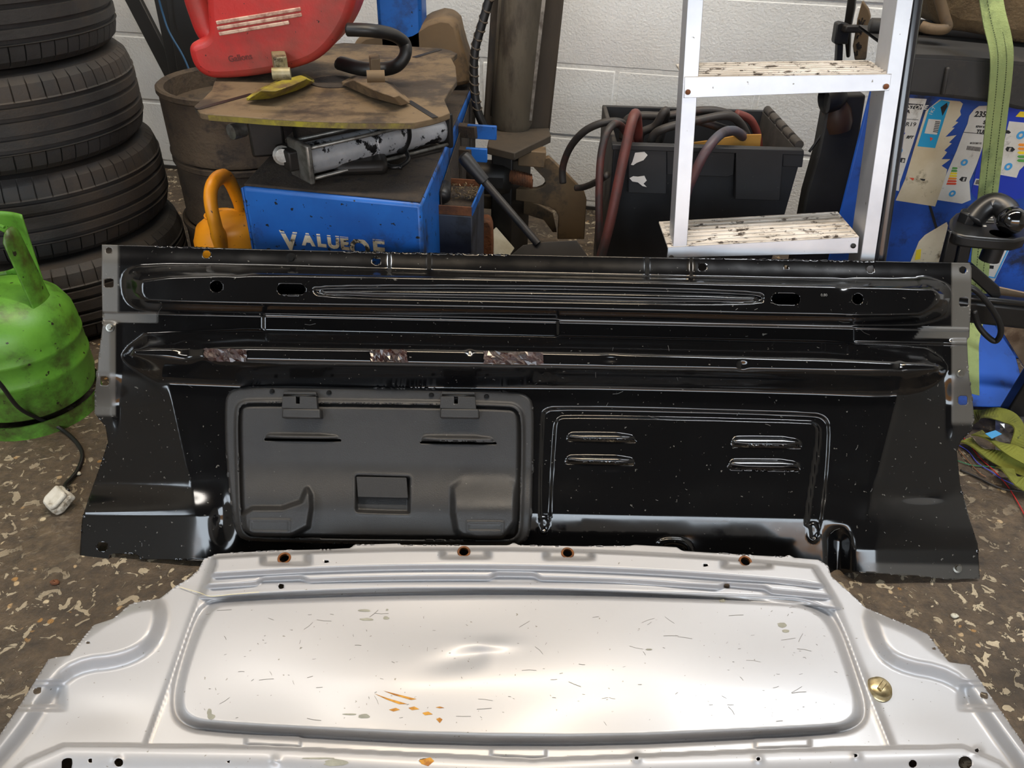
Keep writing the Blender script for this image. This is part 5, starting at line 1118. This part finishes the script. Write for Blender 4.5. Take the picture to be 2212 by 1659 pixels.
floorrib([(2170, 1012, .024), (2190, 1030, .03), (2220, 1045, .03), (2270, 1060, .02)], .040, 'broad olive strap end nearest the frame edge on the floor')
tag(MB().prism([onZ(x, y, .052) for x, y in ((2128, 937), (2150, 930), (2164, 938), (2142, 948))], (0, 0, .001)).build('paper_scrap', pm('blue_paper', (70, 150, 206), rough=.7)), 'small light blue paper scrap on the olive strap heap', 'paper')
bm_ = MB(); vs = []; fs = []
for j in range(9):
    for i in range(11): vs.append(onZ(2150 + i * 10, 895 + j * 10, .012 + .03 * random.random() * math.sin(PI * i / 10) * math.sin(PI * j / 8)))
for j in range(8):
    for i in range(10): fs.append((j * 11 + i, (j + 1) * 11 + i, (j + 1) * 11 + i + 1, j * 11 + i + 1))
o = tag(bm_.add(vs, fs).build('plastic_bag', pm('clear_plastic', (224, 224, 224), rough=.15, trans=.9)), 'crumpled clear plastic bag lying under the olive straps', 'plastic bag')
for pts, c, lb in ((((2078, 942), (2098, 965), (2118, 990), (2150, 1020), (2180, 1055), (2212, 1110), (2230, 1150)), (170, 40, 36), 'thin red wire on the concrete beside the black panel'),
                   (((2072, 962), (2092, 975), (2112, 1000), (2140, 1018), (2165, 1035), (2200, 1050)), (70, 74, 170), 'thin blue wire on the concrete beside the black panel'),
                   (((2068, 995), (2100, 1005), (2140, 1008), (2180, 1012)), (40, 100, 64), 'thin green wire on the concrete beside the black panel'),
                   (((2070, 970), (2090, 995), (2116, 1022), (2130, 1030)), (120, 84, 60), 'thin brown wire on the concrete beside the black panel'),
                   (((2074, 1015), (2110, 1030), (2150, 1050), (2190, 1060), (2240, 1062)), (26, 22, 20), 'thin black wire on the concrete nearest the panel foot')):
    tag(MB().tube(smoothpath([onZ(x, y, .004) for x, y in pts], 6), .0013 if c[0] != 26 else .0022, 6).build('loose_wire', pm('wire_%d' % c[0], c, rough=.5), smooth=True), lb, 'wire', 'loose wires on the floor')

# things between the ladder and the stand
hp_ = Plane((0, 1.90, 0), (0, -1, 0))
zb = [hp_.at(x, y) for x, y in ((1792, 205), (1872, 205), (1850, 340), (1815, 640))] ; bot = [(1700, 640), (1742, 420), (1768, 330)]
tag(MB().prism(zb + [hp_.at(x, y) for x, y in bot], (0, .05, 0)).build('black_trim', 'bumper_plastic', bevel=.006), 'tall black plastic trim piece standing between crate and blue stand', 'trim')
hn = thing('horn_cup', 'brown horn shaped cup with a black collar between ladder and crate', 'horn', onY(1808, 230, 1.93))
c0 = onY(1808, 238, 1.92)
MB().lathe([(.012, .05), (.022, .035), (.034, .0), (.036, -.03), (.030, -.05), (.0001, -.055)], c0, (-.3, .1, 1), 24).build('cup', pm('horn_brown', (78, 52, 36), (60, 42, 32), rough=.5, scale=8), hn, smooth=40)
MB().lathe([(.030, 0), (.030, .03), (.018, .05), (.0001, .05)], onY(1780, 218, 1.90), (.9, .2, .2), 18).build('collar', 'black_plastic', hn, smooth=40)
tag(MB().tube(smoothpath([onY(x, y, 1.91) for x, y in ((1784, 262), (1780, 280), (1768, 300), (1748, 328))], 6), .0035, 8).build('thin_cable', 'cable_black', smooth=True), 'thin black cable hanging from the horn cup to the crate', 'cable')
ip = Plane((0, 2.02, 0), (.25, -1, 0))
iron = thing('iron_clamp', 'dark cast iron clamp plates behind the top step of the ladder', 'clamp', ip.at(1850, 130))
MB().prism([ip.at(x, y) for x, y in ((1836, -40), (1853, -40), (1846, 20), (1838, 60), (1835, 125), (1828, 125), (1822, 60))], (.01, .02, 0)).build('clamp_plate', 'dark_steel', iron, bevel=.003)
MB().prism([ip.at(x, y, .03) for x, y in ((1862, 2), (1876, 20), (1880, 36), (1870, 130), (1846, 130), (1842, 100), (1852, 40))], (.01, .022, 0)).build('clamp_plate', 'tan_steel', iron, bevel=.003)
m = MB()
for k in range(34): 
    t = random.random(); x = 1862 - 12 * t + random.uniform(-5, 5); y = 40 + 82 * t; p = ip.at(x, y, .0305); m.bar(p, p + Vector((random.uniform(-.006, .006), 0, random.uniform(.002, .007))), .003, .003)
o = m.build('cast_relief', 'dark_steel', iron); o['kind'] = 'stuff'
MB().bar(ip.at(1822, 62, .04), ip.at(1862, 62, .04), .022, .018).build('clamp_bolt', 'dark_steel', iron, bevel=.004)
MB().prism([ip.at(x, y, .03) for x, y in ((1809, 52), (1818, 48), (1838, 54), (1832, 96), (1804, 96), (1803, 90))], (0, .03, 0)).build('clamp_bracket', 'black_plastic', iron, bevel=.003)
MB().prism([ip.at(x, y, .025) for x, y in ((1809, 96), (1822, 96), (1812, 330), (1796, 330))], (0, .02, 0)).build('clamp_stem', 'black_plastic', iron, bevel=.002)
# a few loose stones on the concrete
for x, y, r, lb in ((168, 1023, .006, 'small white pebble beside the black plug cord'), (118, 1258, .007, 'small brown stone on the concrete left of the silver panel'), (2062, 1330, .006, 'small pale stone on the concrete right of the silver panel')):
    m = MB().sphere(onZ(x, y, r * .5), r, 10, 7, (1.2, .8, .6))
    for v in m.v: v += Vector((random.uniform(-1, 1), random.uniform(-1, 1), 0)) * r * .12
    tag(m.build('pebble', 'pale_wood' if x != 118 else 'rust', smooth=True), lb, 'stone')
